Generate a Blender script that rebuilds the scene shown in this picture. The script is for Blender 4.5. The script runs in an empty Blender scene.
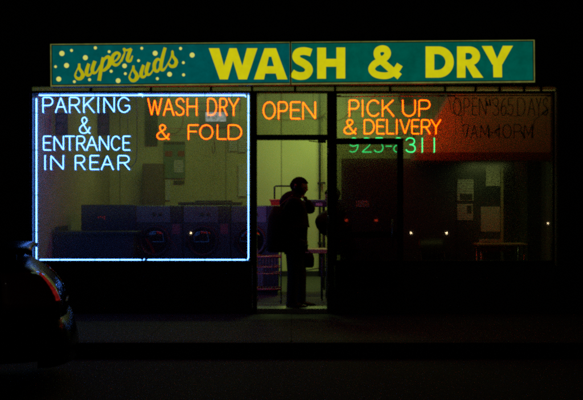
import bpy, bmesh, math, random
from mathutils import Vector, Matrix
random.seed(7)
scn = bpy.context.scene
COL = scn.collection
R = math.radians
D, S0, CX, CY, CZ = 14.0, 78.0, 291.5, 200.0, 1.4

def scale(Y): return S0 * D / (D + Y)
def wx(px, Y): return (px - CX) / scale(Y)
def wz(py, Y): return CZ - (py - CY) / scale(Y)
def at(px, py, Y): return Vector((wx(px, Y), Y, wz(py, Y)))

# ------------------------------------------------------------------ materials
def new_mat(name):
    m = bpy.data.materials.new(name); m.use_nodes = True
    nt = m.node_tree; nt.nodes.clear()
    out = nt.nodes.new('ShaderNodeOutputMaterial')
    return m, nt, out

def surf(name, col, rough=0.5, metal=0.0, var=0.25, scale_=6.0, bump=0.0, coat=0.0, detail=6.0, col2=None, spec=0.5):
    m, nt, out = new_mat(name)
    b = nt.nodes.new('ShaderNodeBsdfPrincipled')
    tc = nt.nodes.new('ShaderNodeTexCoord')
    n = nt.nodes.new('ShaderNodeTexNoise'); n.inputs['Scale'].default_value = scale_; n.inputs['Detail'].default_value = detail
    n.inputs['Roughness'].default_value = 0.65
    nt.links.new(tc.outputs['Object'], n.inputs['Vector'])
    r = nt.nodes.new('ShaderNodeValToRGB')
    r.color_ramp.elements[0].position = 0.3; r.color_ramp.elements[1].position = 0.7
    c2 = col2 or tuple(c * (1 - var) for c in col)
    r.color_ramp.elements[0].color = (*c2, 1); r.color_ramp.elements[1].color = (*col, 1)
    nt.links.new(n.outputs['Fac'], r.inputs['Fac'])
    nt.links.new(r.outputs['Color'], b.inputs['Base Color'])
    b.inputs['Roughness'].default_value = rough; b.inputs['Metallic'].default_value = metal
    b.inputs['Specular IOR Level'].default_value = spec
    b.inputs['Coat Weight'].default_value = coat; b.inputs['Coat Roughness'].default_value = 0.05
    if bump:
        bp = nt.nodes.new('ShaderNodeBump'); bp.inputs['Strength'].default_value = bump; bp.inputs['Distance'].default_value = 0.01
        nt.links.new(n.outputs['Fac'], bp.inputs['Height']); nt.links.new(bp.outputs['Normal'], b.inputs['Normal'])
    nt.links.new(b.outputs['BSDF'], out.inputs['Surface'])
    return m

def glow(name, col, strength, mottle=0.0, mscale=9.0):
    m, nt, out = new_mat(name)
    e = nt.nodes.new('ShaderNodeEmission'); e.inputs['Color'].default_value = (*col, 1); e.inputs['Strength'].default_value = strength
    if mottle:
        tc = nt.nodes.new('ShaderNodeTexCoord')
        n = nt.nodes.new('ShaderNodeTexNoise'); n.inputs['Scale'].default_value = mscale; n.inputs['Detail'].default_value = 8
        n.inputs['Roughness'].default_value = 0.75
        nt.links.new(tc.outputs['Object'], n.inputs['Vector'])
        mr = nt.nodes.new('ShaderNodeMapRange'); mr.inputs['From Min'].default_value = 0.3; mr.inputs['From Max'].default_value = 0.7
        mr.inputs['To Min'].default_value = strength * (1 - mottle); mr.inputs['To Max'].default_value = strength * (1 + mottle)
        nt.links.new(n.outputs['Fac'], mr.inputs['Value']); nt.links.new(mr.outputs['Result'], e.inputs['Strength'])
    nt.links.new(e.outputs['Emission'], out.inputs['Surface'])
    return m

def pane_mat(name, tint, refl=0.05, haze=0.05, hrough=0.5):
    m, nt, out = new_mat(name)
    t = nt.nodes.new('ShaderNodeBsdfTransparent')
    tc = nt.nodes.new('ShaderNodeTexCoord'); n = nt.nodes.new('ShaderNodeTexNoise')
    n.inputs['Scale'].default_value = 2.5; n.inputs['Detail'].default_value = 7
    nt.links.new(tc.outputs['Object'], n.inputs['Vector'])
    rp = nt.nodes.new('ShaderNodeValToRGB')                      # grime smears on the glass
    rp.color_ramp.elements[0].position = 0.3; rp.color_ramp.elements[1].position = 0.75
    rp.color_ramp.elements[0].color = (*[c * 0.9 for c in tint], 1); rp.color_ramp.elements[1].color = (*tint, 1)
    nt.links.new(n.outputs['Fac'], rp.inputs['Fac']); nt.links.new(rp.outputs['Color'], t.inputs['Color'])
    last = t.outputs['BSDF']
    if haze:
        rf = nt.nodes.new('ShaderNodeBsdfRefraction'); rf.inputs['Roughness'].default_value = hrough; rf.inputs['IOR'].default_value = 1.45
        mx = nt.nodes.new('ShaderNodeMixShader'); mx.inputs['Fac'].default_value = haze
        nt.links.new(last, mx.inputs[1]); nt.links.new(rf.outputs['BSDF'], mx.inputs[2]); last = mx.outputs['Shader']
    g = nt.nodes.new('ShaderNodeBsdfGlossy'); g.inputs['Roughness'].default_value = 0.015
    mg = nt.nodes.new('ShaderNodeMixShader'); mg.inputs['Fac'].default_value = refl
    nt.links.new(last, mg.inputs[1]); nt.links.new(g.outputs['BSDF'], mg.inputs[2])
    nt.links.new(mg.outputs['Shader'], out.inputs['Surface'])
    return m

def paper_mat(name, base, ink, rows, amt=0.5):
    """paper with rows of unreadable print"""
    m, nt, out = new_mat(name)
    b = nt.nodes.new('ShaderNodeBsdfPrincipled'); b.inputs['Roughness'].default_value = 0.8
    tc = nt.nodes.new('ShaderNodeTexCoord')
    w = nt.nodes.new('ShaderNodeTexWave'); w.bands_direction = 'Z'; w.inputs['Scale'].default_value = rows; w.inputs['Distortion'].default_value = 0.0
    nt.links.new(tc.outputs['Object'], w.inputs['Vector'])
    n = nt.nodes.new('ShaderNodeTexNoise'); n.inputs['Scale'].default_value = 30
    nt.links.new(tc.outputs['Object'], n.inputs['Vector'])
    mu = nt.nodes.new('ShaderNodeMath'); mu.operation = 'MULTIPLY'
    nt.links.new(w.outputs['Fac'], mu.inputs[0]); nt.links.new(n.outputs['Fac'], mu.inputs[1])
    r = nt.nodes.new('ShaderNodeValToRGB'); r.color_ramp.elements[0].position = 0.38; r.color_ramp.elements[1].position = 0.5
    r.color_ramp.elements[0].color = (*base, 1)
    r.color_ramp.elements[1].color = (*[bb * (1 - amt) + i * amt for bb, i in zip(base, ink)], 1)
    nt.links.new(mu.outputs['Value'], r.inputs['Fac']); nt.links.new(r.outputs['Color'], b.inputs['Base Color'])
    nt.links.new(b.outputs['BSDF'], out.inputs['Surface'])
    return m

M = {}
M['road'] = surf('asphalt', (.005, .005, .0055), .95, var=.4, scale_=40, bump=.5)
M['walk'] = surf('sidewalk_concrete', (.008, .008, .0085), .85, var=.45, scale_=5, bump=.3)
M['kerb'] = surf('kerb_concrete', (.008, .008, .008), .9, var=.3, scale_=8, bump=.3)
M['stucco'] = surf('dark_stucco', (.045, .043, .045), .85, var=.35, scale_=14, bump=.5)
M['tileblack'] = surf('black_bulkhead_tile', (.025, .025, .028), .35, var=.3, scale_=4)
M['bronze'] = surf('dark_bronze_metal', (.02, .019, .018), .4, metal=.3, var=.3, scale_=20)
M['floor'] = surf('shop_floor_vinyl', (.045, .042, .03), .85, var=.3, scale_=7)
M['wall'] = surf('cream_wall_paint', (.58, .56, .26), .7, var=.12, scale_=1.3, detail=8)
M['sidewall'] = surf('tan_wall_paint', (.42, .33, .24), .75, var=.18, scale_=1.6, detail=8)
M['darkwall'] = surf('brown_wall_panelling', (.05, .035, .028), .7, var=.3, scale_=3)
M['ceil'] = surf('ceiling_paint', (.45, .43, .36), .85, var=.1)
M['seam'] = surf('wall_seam', (.33, .31, .16), .7)
M['pipe'] = surf('dark_pipe', (.03, .03, .03), .5, metal=.4)
M['conduit'] = surf('cream_conduit', (.42, .36, .16), .6)
M['frost'] = None
M['navy'] = surf('navy_enamel', (.006, .016, .036), .45, var=.3)
M['darkpart'] = surf('dark_partition', (.03, .042, .06), .6, var=.3, scale_=3)
M['black'] = surf('black_plastic', (.012, .012, .013), .45, var=.3)
M['dark'] = surf('dark_laminate', (.012, .011, .012), .55, var=.3)
M['soffit'] = surf('cream_soffit_paint', (.6, .43, .2), .75, var=.12, scale_=2)
M['redtrim'] = surf('dark_red_trim', (.2, .035, .025), .6, var=.25)
M['washer'] = surf('washer_enamel', (.017, .036, .033), .45, var=.15, scale_=3)
M['washpanel'] = surf('washer_panel', (.085, .17, .165), .45, var=.12, scale_=6)
M['steel'] = surf('brushed_steel', (.45, .45, .45), .3, metal=1, var=.15, scale_=25)
M['label'] = surf('pink_instruction_label', (.2, .09, .1), .6, var=.3, scale_=30)
M['porthole'] = surf('porthole_glass', (.006, .006, .008), .08, var=.1)
M['orange'] = surf('orange_plastic', (.6, .1, .03), .5, var=.15)
M['redpaint'] = surf('red_enamel', (.5, .03, .05), .45, var=.2)
M['brown'] = surf('brown_cabinet', (.14, .085, .06), .6, var=.3, scale_=9)
M['frame_dark'] = surf('dark_board', (.035, .03, .026), .6, var=.4, scale_=12)
M['wood'] = surf('wood_edge', (.4, .24, .1), .55, var=.3, scale_=12)
M['trimlight'] = surf('pale_trim', (.6, .55, .25), .6, var=.15)
M['chrome_wire'] = surf('zinc_wire', (.12, .115, .11), .5, metal=.6)
M['jacket'] = surf('black_jacket_cloth', (.012, .012, .014), .95, var=.4, scale_=15, bump=.4, spec=.1)
M['jacket2'] = surf('charcoal_coat_cloth', (.02, .019, .02), .95, var=.4, scale_=15, bump=.4, spec=.1)
M['trousers'] = surf('dark_trouser_cloth', (.012, .013, .018), .9, var=.3, scale_=18, bump=.3)
M['shoe'] = surf('dark_shoe_leather', (.02, .015, .012), .5)
M['skin'] = surf('skin', (.13, .07, .048), .55, var=.15, scale_=10)
M['hair'] = surf('dark_hair', (.006, .005, .0045), 1.0, var=.4, scale_=40, bump=.6, spec=.0)
M['cable'] = surf('black_cable', (.012, .012, .012), .6)
M['carpaint'] = surf('black_car_paint', (.004, .004, .005), .2, var=.1, spec=.035, coat=.0)
M['carpaint2'] = surf('grey_car_paint', (.03, .032, .036), .3, var=.1, coat=1.0)
M['carglass'] = surf('car_glass', (.006, .006, .007), .04, var=.1)
M['tyre'] = surf('tyre_rubber', (.015, .015, .015), .85)
M['rim'] = surf('alloy_rim', (.3, .3, .31), .35, metal=1)
M['lens'] = surf('red_tail_lens', (.22, .012, .01), .1, var=.1, coat=1.0)
M['clearlens'] = surf('pale_clear_lens', (.25, .3, .22), .12, var=.2, coat=1.0)
M['paper'] = paper_mat('white_notice_paper', (.72, .70, .58), (.08, .08, .08), 14)
M['paper2'] = paper_mat('grey_notice_paper', (.6, .6, .55), (.06, .06, .07), 9, .8)
M['paper_teal'] = paper_mat('teal_notice_paper', (.16, .26, .18), (.03, .06, .05), 12)
M['paper_red'] = surf('red_header_print', (.35, .05, .03), .7, var=.3, scale_=20)
M['unlit'] = surf('unlit_neon_glass', (.02, .015, .012), .25, var=.2)
M['redglass'] = surf('unlit_red_glass_tube', (.5, .03, .02), .15, var=.2)
M['sign_metal'] = surf('sign_cabinet_paint', (.02, .022, .02), .5, metal=.2)
M['blue'] = glow('neon_blue', (.052, .20, 1.0), 42)
M['bluedim'] = glow('neon_blue_joint', (.06, .28, .9), 5.5)
M['neonred'] = glow('neon_orange_red', (1.0, .036, .0), 48)
M['green'] = glow('neon_green', (.03, .9, .24), 4.6)
M['teal'] = glow('sign_teal_face', (.0, .95, .95), .080, .24, 5)
M['teal_green'] = glow('sign_green_teal_face', (.0, 1.0, .72), .078, .24, 5)
M['signedge'] = glow('sign_lit_margin', (.80, .9, .20), .15, .45, 4)
M['yellow'] = glow('sign_yellow_letters', (.98, .90, .008), .58, .10, 6)
M['script'] = glow('sign_gold_script', (.97, .87, .008), .43, .10, 6)
M['bubble'] = glow('sign_bubble_dots', (1.0, .98, .20), .62, .08, 6)
M['screen'] = glow('tv_screen_lit', (.75, .85, 1.0), .75, .9, 14)
M['led'] = glow('red_led', (1, .05, .08), .35)
M['headlamp'] = glow('car_headlamp_lit', (1, .74, .42), 42)
M['taillit'] = glow('car_tail_lamp_lit', (1, .06, .02), 5)
M['amberlit'] = glow('car_amber_lamp_lit', (1, .35, .06), 35)
M['tailglint'] = glow('tail_lens_red_glint', (1, .035, .03), .13, .9, 26)  # red reflection on the tail lens, put in as emission
M['pane'] = pane_mat('dirty_window_glass', (.72, .72, .66), .045, .11, .55)
M['doorpane'] = pane_mat('door_glass', (.72, .72, .70), .03, .02, .5)
def frosted():
    m, nt, out = new_mat('frosted_glass')
    t = nt.nodes.new('ShaderNodeBsdfTranslucent'); t.inputs['Color'].default_value = (.95, .92, .7, 1)
    d = nt.nodes.new('ShaderNodeBsdfDiffuse'); d.inputs['Color'].default_value = (.3, .29, .22, 1)
    mx = nt.nodes.new('ShaderNodeMixShader'); mx.inputs['Fac'].default_value = .15
    nt.links.new(t.outputs['BSDF'], mx.inputs[1]); nt.links.new(d.outputs['BSDF'], mx.inputs[2])
    nt.links.new(mx.outputs['Shader'], out.inputs['Surface'])
    return m
M['frost'] = frosted()

# ------------------------------------------------------------------ mesh builder
class MB:
    def __init__(s): s.v = []; s.f = []; s.smooth = []
    def add(s, vs, fs, smooth=False):
        b = len(s.v); s.v += [tuple(v) for v in vs]
        s.f += [tuple(i + b for i in f) for f in fs]; s.smooth += [smooth] * len(fs); return s
    def box(s, x0, x1, y0, y1, z0, z1):
        x0, x1 = sorted((x0, x1)); y0, y1 = sorted((y0, y1)); z0, z1 = sorted((z0, z1))
        vs = [(x0,y0,z0),(x1,y0,z0),(x1,y1,z0),(x0,y1,z0),(x0,y0,z1),(x1,y0,z1),(x1,y1,z1),(x0,y1,z1)]
        return s.add(vs, [(0,3,2,1),(4,5,6,7),(0,1,5,4),(1,2,6,5),(2,3,7,6),(3,0,4,7)])
    def prism(s, poly, y0, y1):
        """polygon in x,z (counter-clockwise seen from -y) extruded along y"""
        n = len(poly)
        vs = [(p[0], y0, p[1]) for p in poly] + [(p[0], y1, p[1]) for p in poly]
        fs = [tuple(range(n)), tuple(range(2*n-1, n-1, -1))]
        fs += [(i, i+n, (i+1) % n + n, (i+1) % n) for i in range(n)]
        return s.add(vs, fs)
    def tube(s, pts, r, n=8, cap=True, closed=False):
        pts = [Vector(p) for p in pts]
        q = [pts[0]]
        for p in pts[1:]:
            if (p - q[-1]).length > 1e-5: q.append(p)
        pts = q; m = len(pts)
        if m < 2: return s
        rs = r if isinstance(r, (list, tuple)) else [r] * m
        if len(rs) != m: rs = [rs[min(i, len(rs)-1)] for i in range(m)]
        T = []
        for i in range(m):
            a = pts[i-1] if i else pts[0]; b = pts[i+1] if i < m-1 else pts[-1]
            t = (b - a)
            T.append(t.normalized() if t.length > 1e-9 else Vector((1,0,0)))
        up = Vector((0,1,0)) if abs(T[0].y) < .9 else Vector((1,0,0))
        N = (up - T[0]*up.dot(T[0])).normalized()
        vs = []
        for i in range(m):
            N = (N - T[i]*N.dot(T[i]))
            N = N.normalized() if N.length > 1e-6 else Vector((0,0,1))
            B = T[i].cross(N)
            k = 1.0
            if 0 < i < m-1:
                c = max(.5, math.cos((pts[i]-pts[i-1]).angle(pts[i+1]-pts[i], 0)/2)); k = 1/c
            for j in range(n):
                a = 2*math.pi*j/n
                vs.append(pts[i] + (N*math.cos(a) + B*math.sin(a))*rs[i]*(1 if k < 1.05 else min(k,1.2)))
        fs = [(i*n+j, i*n+(j+1) % n, (i+1)*n+(j+1) % n, (i+1)*n+j) for i in range(m-1) for j in range(n)]
        if cap: fs += [tuple(range(n-1,-1,-1)), tuple(range((m-1)*n, m*n))]
        return s.add(vs, fs, True)
    def cyl(s, a, b, r, n=20, r2=None): return s.tube([a, b], [r, r2 if r2 is not None else r], n)
    def disc_y(s, x, z, r, y0, y1, n=24):
        return s.prism([(x + r*math.cos(2*math.pi*i/n), z + r*math.sin(2*math.pi*i/n)) for i in range(n)], y0, y1)
    def ring_y(s, x, z, r0, r1, y0, y1, n=28):
        vs = []
        for r, y in ((r0,y0),(r1,y0),(r1,y1),(r0,y1)):
            vs += [(x + r*math.cos(2*math.pi*i/n), y, z + r*math.sin(2*math.pi*i/n)) for i in range(n)]
        fs = [(k*n+i, k*n+(i+1) % n, ((k+1) % 4)*n+(i+1) % n, ((k+1) % 4)*n+i) for k in range(4) for i in range(n)]
        return s.add(vs, fs, True)
    def ribbon(s, pts, w, y0, y1, caps=True):
        """flat stroke in the x,z plane (pts are (x,z)), width w or list of widths, given thickness in y"""
        m = len(pts); ws = w if isinstance(w, (list, tuple)) else [w]*m
        L, Rr = [], []
        for i in range(m):
            a = Vector(pts[max(0,i-1)]); b = Vector(pts[min(m-1,i+1)]); t = (b-a)
            t = t.normalized() if t.length > 1e-9 else Vector((1,0))
            nn = Vector((-t.y, t.x)); p = Vector(pts[i])
            L.append(p + nn*ws[i]/2); Rr.append(p - nn*ws[i]/2)
        vs = [(p.x,y0,p.y) for p in L] + [(p.x,y0,p.y) for p in Rr] + [(p.x,y1,p.y) for p in L] + [(p.x,y1,p.y) for p in Rr]
        fs = []
        for i in range(m-1):
            fs += [(i, m+i, m+i+1, i+1), (2*m+i, 2*m+i+1, 3*m+i+1, 3*m+i), (i, i+1, 2*m+i+1, 2*m+i), (m+i, 3*m+i, 3*m+i+1, m+i+1)]
        fs += [(0, 2*m, 3*m, m), (m-1, 2*m-1, 4*m-1, 3*m-1)]
        return s.add(vs, fs)
    def build(s, name, mat, parent=None, bevel=0.0, fix=True):
        me = bpy.data.meshes.new(name); me.from_pydata(s.v, [], s.f)
        me.polygons.foreach_set('use_smooth', s.smooth)
        if fix:
            bm = bmesh.new(); bm.from_mesh(me); bmesh.ops.recalc_face_normals(bm, faces=bm.faces[:]); bm.to_mesh(me); bm.free()
        me.materials.append(mat)
        o = bpy.data.objects.new(name, me); COL.objects.link(o)
        if parent is not None: o.parent = parent
        if bevel:
            md = o.modifiers.new('edge', 'BEVEL'); md.width = bevel; md.segments = 2; md.limit_method = 'ANGLE'
        return o

def each(mb, name, mat, parent, **kw):
    """one object per loose piece"""
    par = list(range(len(mb.v)))
    def find(a):
        while par[a] != a: par[a] = par[par[a]]; a = par[a]
        return a
    for f in mb.f:
        for i in f[1:]: par[find(i)] = find(f[0])
    g = {}
    for fi, f in enumerate(mb.f): g.setdefault(find(f[0]), []).append(fi)
    for fl in g.values():
        m = MB(); idx = {}
        for fi in fl:
            for i in mb.f[fi]:
                if i not in idx: idx[i] = len(m.v); m.v.append(mb.v[i])
            m.f.append(tuple(idx[i] for i in mb.f[fi])); m.smooth.append(mb.smooth[fi])
        m.build(name, mat, parent, **kw)
def tag(o, label=None, cat=None, group=None, kind=None):
    if label: o['label'] = label
    if cat: o['category'] = cat
    if group: o['group'] = group
    if kind: o['kind'] = kind
    return o
def thing(name, label, cat, loc=(0,0,0), rz=0, group=None):
    o = bpy.data.objects.new(name, None); COL.objects.link(o)
    o.location = loc; o.rotation_euler = (0,0,rz); o.empty_display_size = .1
    return tag(o, label, cat, group)
def shift(mb, v):
    mb.v = [(a-v[0], b-v[1], c-v[2]) for a, b, c in mb.v]; return mb
def dup(o, loc=None, rz=None, label=None, parent=None, keep=None):
    c = o.copy(); COL.objects.link(c)
    if parent is not None: c.parent = parent
    for ch in list(o.children):
        if keep is None or keep(ch): dup(ch, parent=c, keep=keep)
    if loc is not None: c.location = loc
    if rz is not None: c.rotation_euler = (0,0,rz)
    if label: c['label'] = label
    return c

# ------------------------------------------------------------------ ground
FZ, SWZ, RDZ = 0.0, -0.05, -0.20
KERB_Y = -2.75
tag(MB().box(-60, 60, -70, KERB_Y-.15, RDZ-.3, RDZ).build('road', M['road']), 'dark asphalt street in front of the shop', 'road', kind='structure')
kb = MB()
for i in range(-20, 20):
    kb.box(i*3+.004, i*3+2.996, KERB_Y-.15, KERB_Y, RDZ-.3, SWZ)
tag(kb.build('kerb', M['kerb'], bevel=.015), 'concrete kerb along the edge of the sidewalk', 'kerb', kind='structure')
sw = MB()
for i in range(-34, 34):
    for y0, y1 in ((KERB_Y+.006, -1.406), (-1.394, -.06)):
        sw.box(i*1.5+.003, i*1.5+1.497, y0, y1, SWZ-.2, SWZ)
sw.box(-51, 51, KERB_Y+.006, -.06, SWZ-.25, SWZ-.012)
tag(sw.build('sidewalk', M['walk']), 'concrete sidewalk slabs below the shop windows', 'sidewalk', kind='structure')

# ------------------------------------------------------------------ building
XL, XR = wx(31, 0), wx(557, 0)          # edges of the glazed front
ZH = wz(86, 0)                           # top of the glazed front
ZS = wz(262, 0)                          # window sill height
ZT0, ZT1 = wz(91.4, 0), wz(86.6, 0)        # frosted strip
YB = 6.0                                 # back wall
bld = thing('shop_building', 'dark single storey laundromat building with neon lit shop windows', 'building')
fw = MB()
fw.box(-16, XL, -.06, .25, SWZ-.2, 4.75)
fw.box(XR, 16, -.06, .25, SWZ-.2, 4.75)
fw.box(XL, XR, -.06, .055, ZH, 4.75)
fw.build('facade_wall', M['stucco'], bld)
MB().box(-16.1, 16.1, -.12, .32, 4.75, 4.87).build('parapet_cap', M['bronze'], bld)
DL, DR = wx(252, 0), wx(335, 0)          # entrance bay
bk = MB()
def tiles(x0, x1):
    n = max(1, round((x1-x0)/.31)); w = (x1-x0)/n
    for i in range(n):
        for j in range(2):
            h = (ZS-.04-SWZ)/2
            bk.box(x0+i*w+.002, x0+(i+1)*w-.002, -.05, .12, SWZ+j*h+.002, SWZ+(j+1)*h-.002)
    bk.box(x0, x1, -.045, .115, SWZ-.1, ZS-.045)
tiles(XL, DL); tiles(DR, XR)
bk.build('bulkhead', M['tileblack'], bld)
# windows: frame + pane
def window(x0, x1, z0, z1, pane, fwid=.05, label=None):
    f = MB()
    f.box(x0, x1, -.055, .06, z0-.04, z0+.02)
    f.box(x0, x1, -.045, .06, z1-.02, z1+.005)
    f.box(x0, x0+.03, -.045, .06, z0+.02, z1-.02); f.box(x1-.03, x1, -.045, .06, z0+.02, z1-.02)
    w = f.build('window', M['bronze'], bld)
    MB().box(x0+.02, x1-.02, .0, .008, z0+.01, z1-.01).build('pane', pane, w)
    return w
ZW = wz(91.9, 0)
window(XL, wx(252.5, 0), ZS, ZW, M['pane'])
window(wx(334.5, 0), wx(554, 0), ZS, ZW, M['pane'])
# frosted strip above the windows
st = MB(); gr = MB()
xs = [31, 91, 151, 211, 252, 295, 335, 390, 445, 475.5, 499.5, 524, 541, 557]
for a, b in zip(xs[:-1], xs[1:]):
    st.box(wx(a, 0)+.012, wx(b, 0)-.012, .01, .016, ZT0+.004, ZT1-.004)
    gr.box(wx(b, 0)-.012, wx(b, 0)+.012, -.02, .04, ZT0, ZT1)
gr.box(wx(31, 0), wx(31, 0)+.012, -.02, .04, ZT0, ZT1)
gr.box(XL, XR, -.03, .05, ZT1, ZH); gr.box(XL, XR, -.035, .05, ZW+.006, ZT0+.004)
tw = gr.build('transom_window', M['bronze'], bld)
for k, (a, b) in enumerate(zip(xs[:-1], xs[1:])):
    MB().box(wx(a, 0)+.012, wx(b, 0)-.012, .01, .016, ZT0, ZT1).build('frosted_pane', M['frost'], tw)
# entrance frame
fr = MB()
fr.box(wx(252.6, 0), wx(257, 0), -.06, .08, SWZ, ZW+.005)
fr.box(wx(327, 0), wx(334.4, 0), -.06, .08, SWZ, ZW+.005)
fr.box(wx(257, 0), wx(327, 0), -.05, .07, wz(140, 0), wz(134.8, 0))
fr.box(wx(257, 0), wx(327, 0), -.045, .06, ZW-.015, ZW+.005)
df = fr.build('door_frame', M['bronze'], bld)
MB().box(wx(257, 0), wx(327, 0), 0, .008, wz(134.8, 0), ZW-.015).build('transom_pane', M['pane'], df)
MB().box(wx(257, 0), wx(327, 0), -.06, .3, SWZ-.05, .012).build('threshold', M['steel'], df)
cl = MB(); cl.box(wx(318, 0), wx(326, 0), .02, .07, wz(142.6, 0), wz(140.2, 0)); cl.tube([at(319, 142, .045), at(312, 141.2, .05), at(309, 141, .02)], .006)
cl.build('door_closer', M['black'], df)
# door leaf folded back against the right-hand window
lf = MB(); yl0, yl1 = -.125, -.085
sc_ = scale(-.1); lx = lambda p: (p-CX)/sc_; lz = lambda p: CZ-(p-CY)/sc_
lf.box(lx(329.5), lx(334), yl0, yl1, .0, lz(138.3))
lf.box(lx(397), lx(403.2), yl0, yl1, .0, lz(138.3))
lf.box(lx(334), lx(397), yl0, yl1, lz(144.4), lz(138.3))
lf.box(lx(334), lx(397), yl0, yl1, .0, .28)
lf.box(lx(334), lx(397), yl0-.01, yl1, .92, 1.0)
dr = lf.build('door', M['bronze'], bld)
MB().box(lx(334), lx(397), -.108, -.102, .28, lz(144.4)).build('pane', M['doorpane'], dr)
h = MB(); hx = lx(392)
h.tube([(hx, yl0, .8), (hx, yl0-.05, .8), (hx, yl0-.05, 1.15), (hx, yl0, 1.15)], .011); h.build('handle', M['steel'], dr)
hg = MB()
for z in (.25, 1.1, 1.95): hg.cyl((lx(329), -.075, z), (lx(329), -.075, z+.11), .014, 10)
each(hg, 'hinge', M['steel'], dr)

# interior shell
ILX, IRX, CH = -3.33, 3.55, 3.65
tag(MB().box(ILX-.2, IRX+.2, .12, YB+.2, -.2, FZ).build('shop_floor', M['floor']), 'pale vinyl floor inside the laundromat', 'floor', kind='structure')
MB().box(wx(257, 0)-.3, wx(327, 0)+.4, .301, .32, -.1, .002).build('floor_strip', M['steel'], bld)
MB().box(ILX-.2, IRX+.2, YB, YB+.2, FZ, CH).build('back_wall', M['wall'], bld)
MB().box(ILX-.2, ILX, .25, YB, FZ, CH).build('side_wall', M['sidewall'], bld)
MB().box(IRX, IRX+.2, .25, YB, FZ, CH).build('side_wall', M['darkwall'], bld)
MB().box(ILX-.2, IRX+.2, .25, YB+.2, CH, CH+.1).build('ceiling', M['ceil'], bld)
MB().box(-16, 16, .25, 14, CH+.4, CH+.5).build('roof', M['stucco'], bld)
bs = MB(); bs.box(ILX, IRX, YB-.015, YB, .0, .1); bs.build('skirting', M['dark'], bld)
sm = MB()
for p in (281.5, 226, 120): sm.box(wx(p, 6)-.008, wx(p, 6)+.008, YB-.006, YB, .1, CH)
each(sm, 'wall_batten', M['seam'], bld)

# ------------------------------------------------------------------ wall pipes
def vpipe(px, r, mat, label):
    x = wx(px, 5.9); t = thing('wall_pipe', label, 'pipe', (x, 5.93, 0))
    MB().cyl((0,0,0), (0,0,CH), r, 10).build('pipe', mat, t)
    c = MB()
    for z in (.6, 1.7, 2.9): c.box(-r*1.8, r*1.8, -r*1.15, .069, z, z+.03)
    each(c, 'clip', M['pipe'], t)
vpipe(319.8, .022, M['pipe'], 'thick black pipe running up the cream back wall beside the doorway')
vpipe(324.0, .016, M['conduit'], 'thin cream conduit close beside the thick black pipe')
# bent rail above washers behind the person
pr = thing('bent_rail', 'thin dark bent rail standing on the washers behind the standing person', 'rail', (wx(274.5, 2.3), 2.3, 1.34))
k = scale(2.3)
MB().tube([(0,0,0), (0,0,wz(187, 2.3)-1.34), (.02,0,wz(186, 2.3)-1.34), (.45,0,wz(186, 2.3)-1.34)], .012).build('tube', M['pipe'], pr)

# ------------------------------------------------------------------ lit sign box
sgn = thing('lit_sign_box', 'long teal backlit sign reading super suds WASH & DRY above the windows', 'sign')
YF = -.26
ss = scale(YF)
sgn.location = ((292.6-CX)/ss, 0, CZ-(63.0-CY)/ss)
sgn.rotation_euler = (0, R(-.5), 0)      # the box hangs slightly out of level
rot = Matrix.Rotation(R(.5), 2)
def sp(px, py):
    """photo pixel -> sign-local x,z, undoing the tilt"""
    x = (px-292.6)/ss; z = (63.0-py)/ss
    a = R(-.5)*-1
    return (x*math.cos(-a) - z*math.sin(-a), x*math.sin(-a) + z*math.cos(-a))
HW, HH = 242.6/ss, 21.6/ss
cab = MB(); cab.box(-HW, HW, YF+.02, -.065, -HH, HH)
cab.build('cabinet', M['sign_metal'], sgn, bevel=.006)
xj = sp(290.6, 60)[0]
for x0, x1 in ((-HW+.004, xj-.008), (xj+.008, HW-.004)):
    MB().box(x0, x1, YF+.004, YF+.018, -HH+.004, HH-.004).build('lit_margin', M['signedge'], sgn)
    lo = .030; l = .026 if x0 < -1 else .004; r_ = .026 if x1 > 1 else .004
    MB().box(x0+l, x1-r_, YF, YF+.003, -HH+lo, HH-.026).build('face_panel', M['teal'] if x0 < -1 else M['teal_green'], sgn)
    rt = MB(); t = .009
    rt.box(x0+l, x1-r_, YF-.010, YF+.003, HH-.026, HH-.026+t); rt.box(x0+l, x1-r_, YF-.010, YF+.003, -HH+lo-t, -HH+lo)
    if l > .01: rt.box(x0+l-t, x0+l, YF-.010, YF+.003, -HH+lo-t, HH-.026+t)
    if r_ > .01: rt.box(x1-r_, x1-r_+t, YF-.010, YF+.003, -HH+lo-t, HH-.026+t)
    rt.build('retainer', M['sign_metal'], sgn)
MB().box(xj-.008, xj+.008, YF-.006, YF+.02, -HH, HH).build('joint_strip', M['sign_metal'], sgn)
brk = MB()
for x in (-2.6, -.9, .9, 2.6): brk.box(x-.02, x+.02, -.06, -.02, HH-.1, HH+.12); brk.tube([(x, -.07, HH), (x, YF+.06, HH+.002)], .012)
each(brk, 'bracket', M['sign_metal'], sgn)

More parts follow.
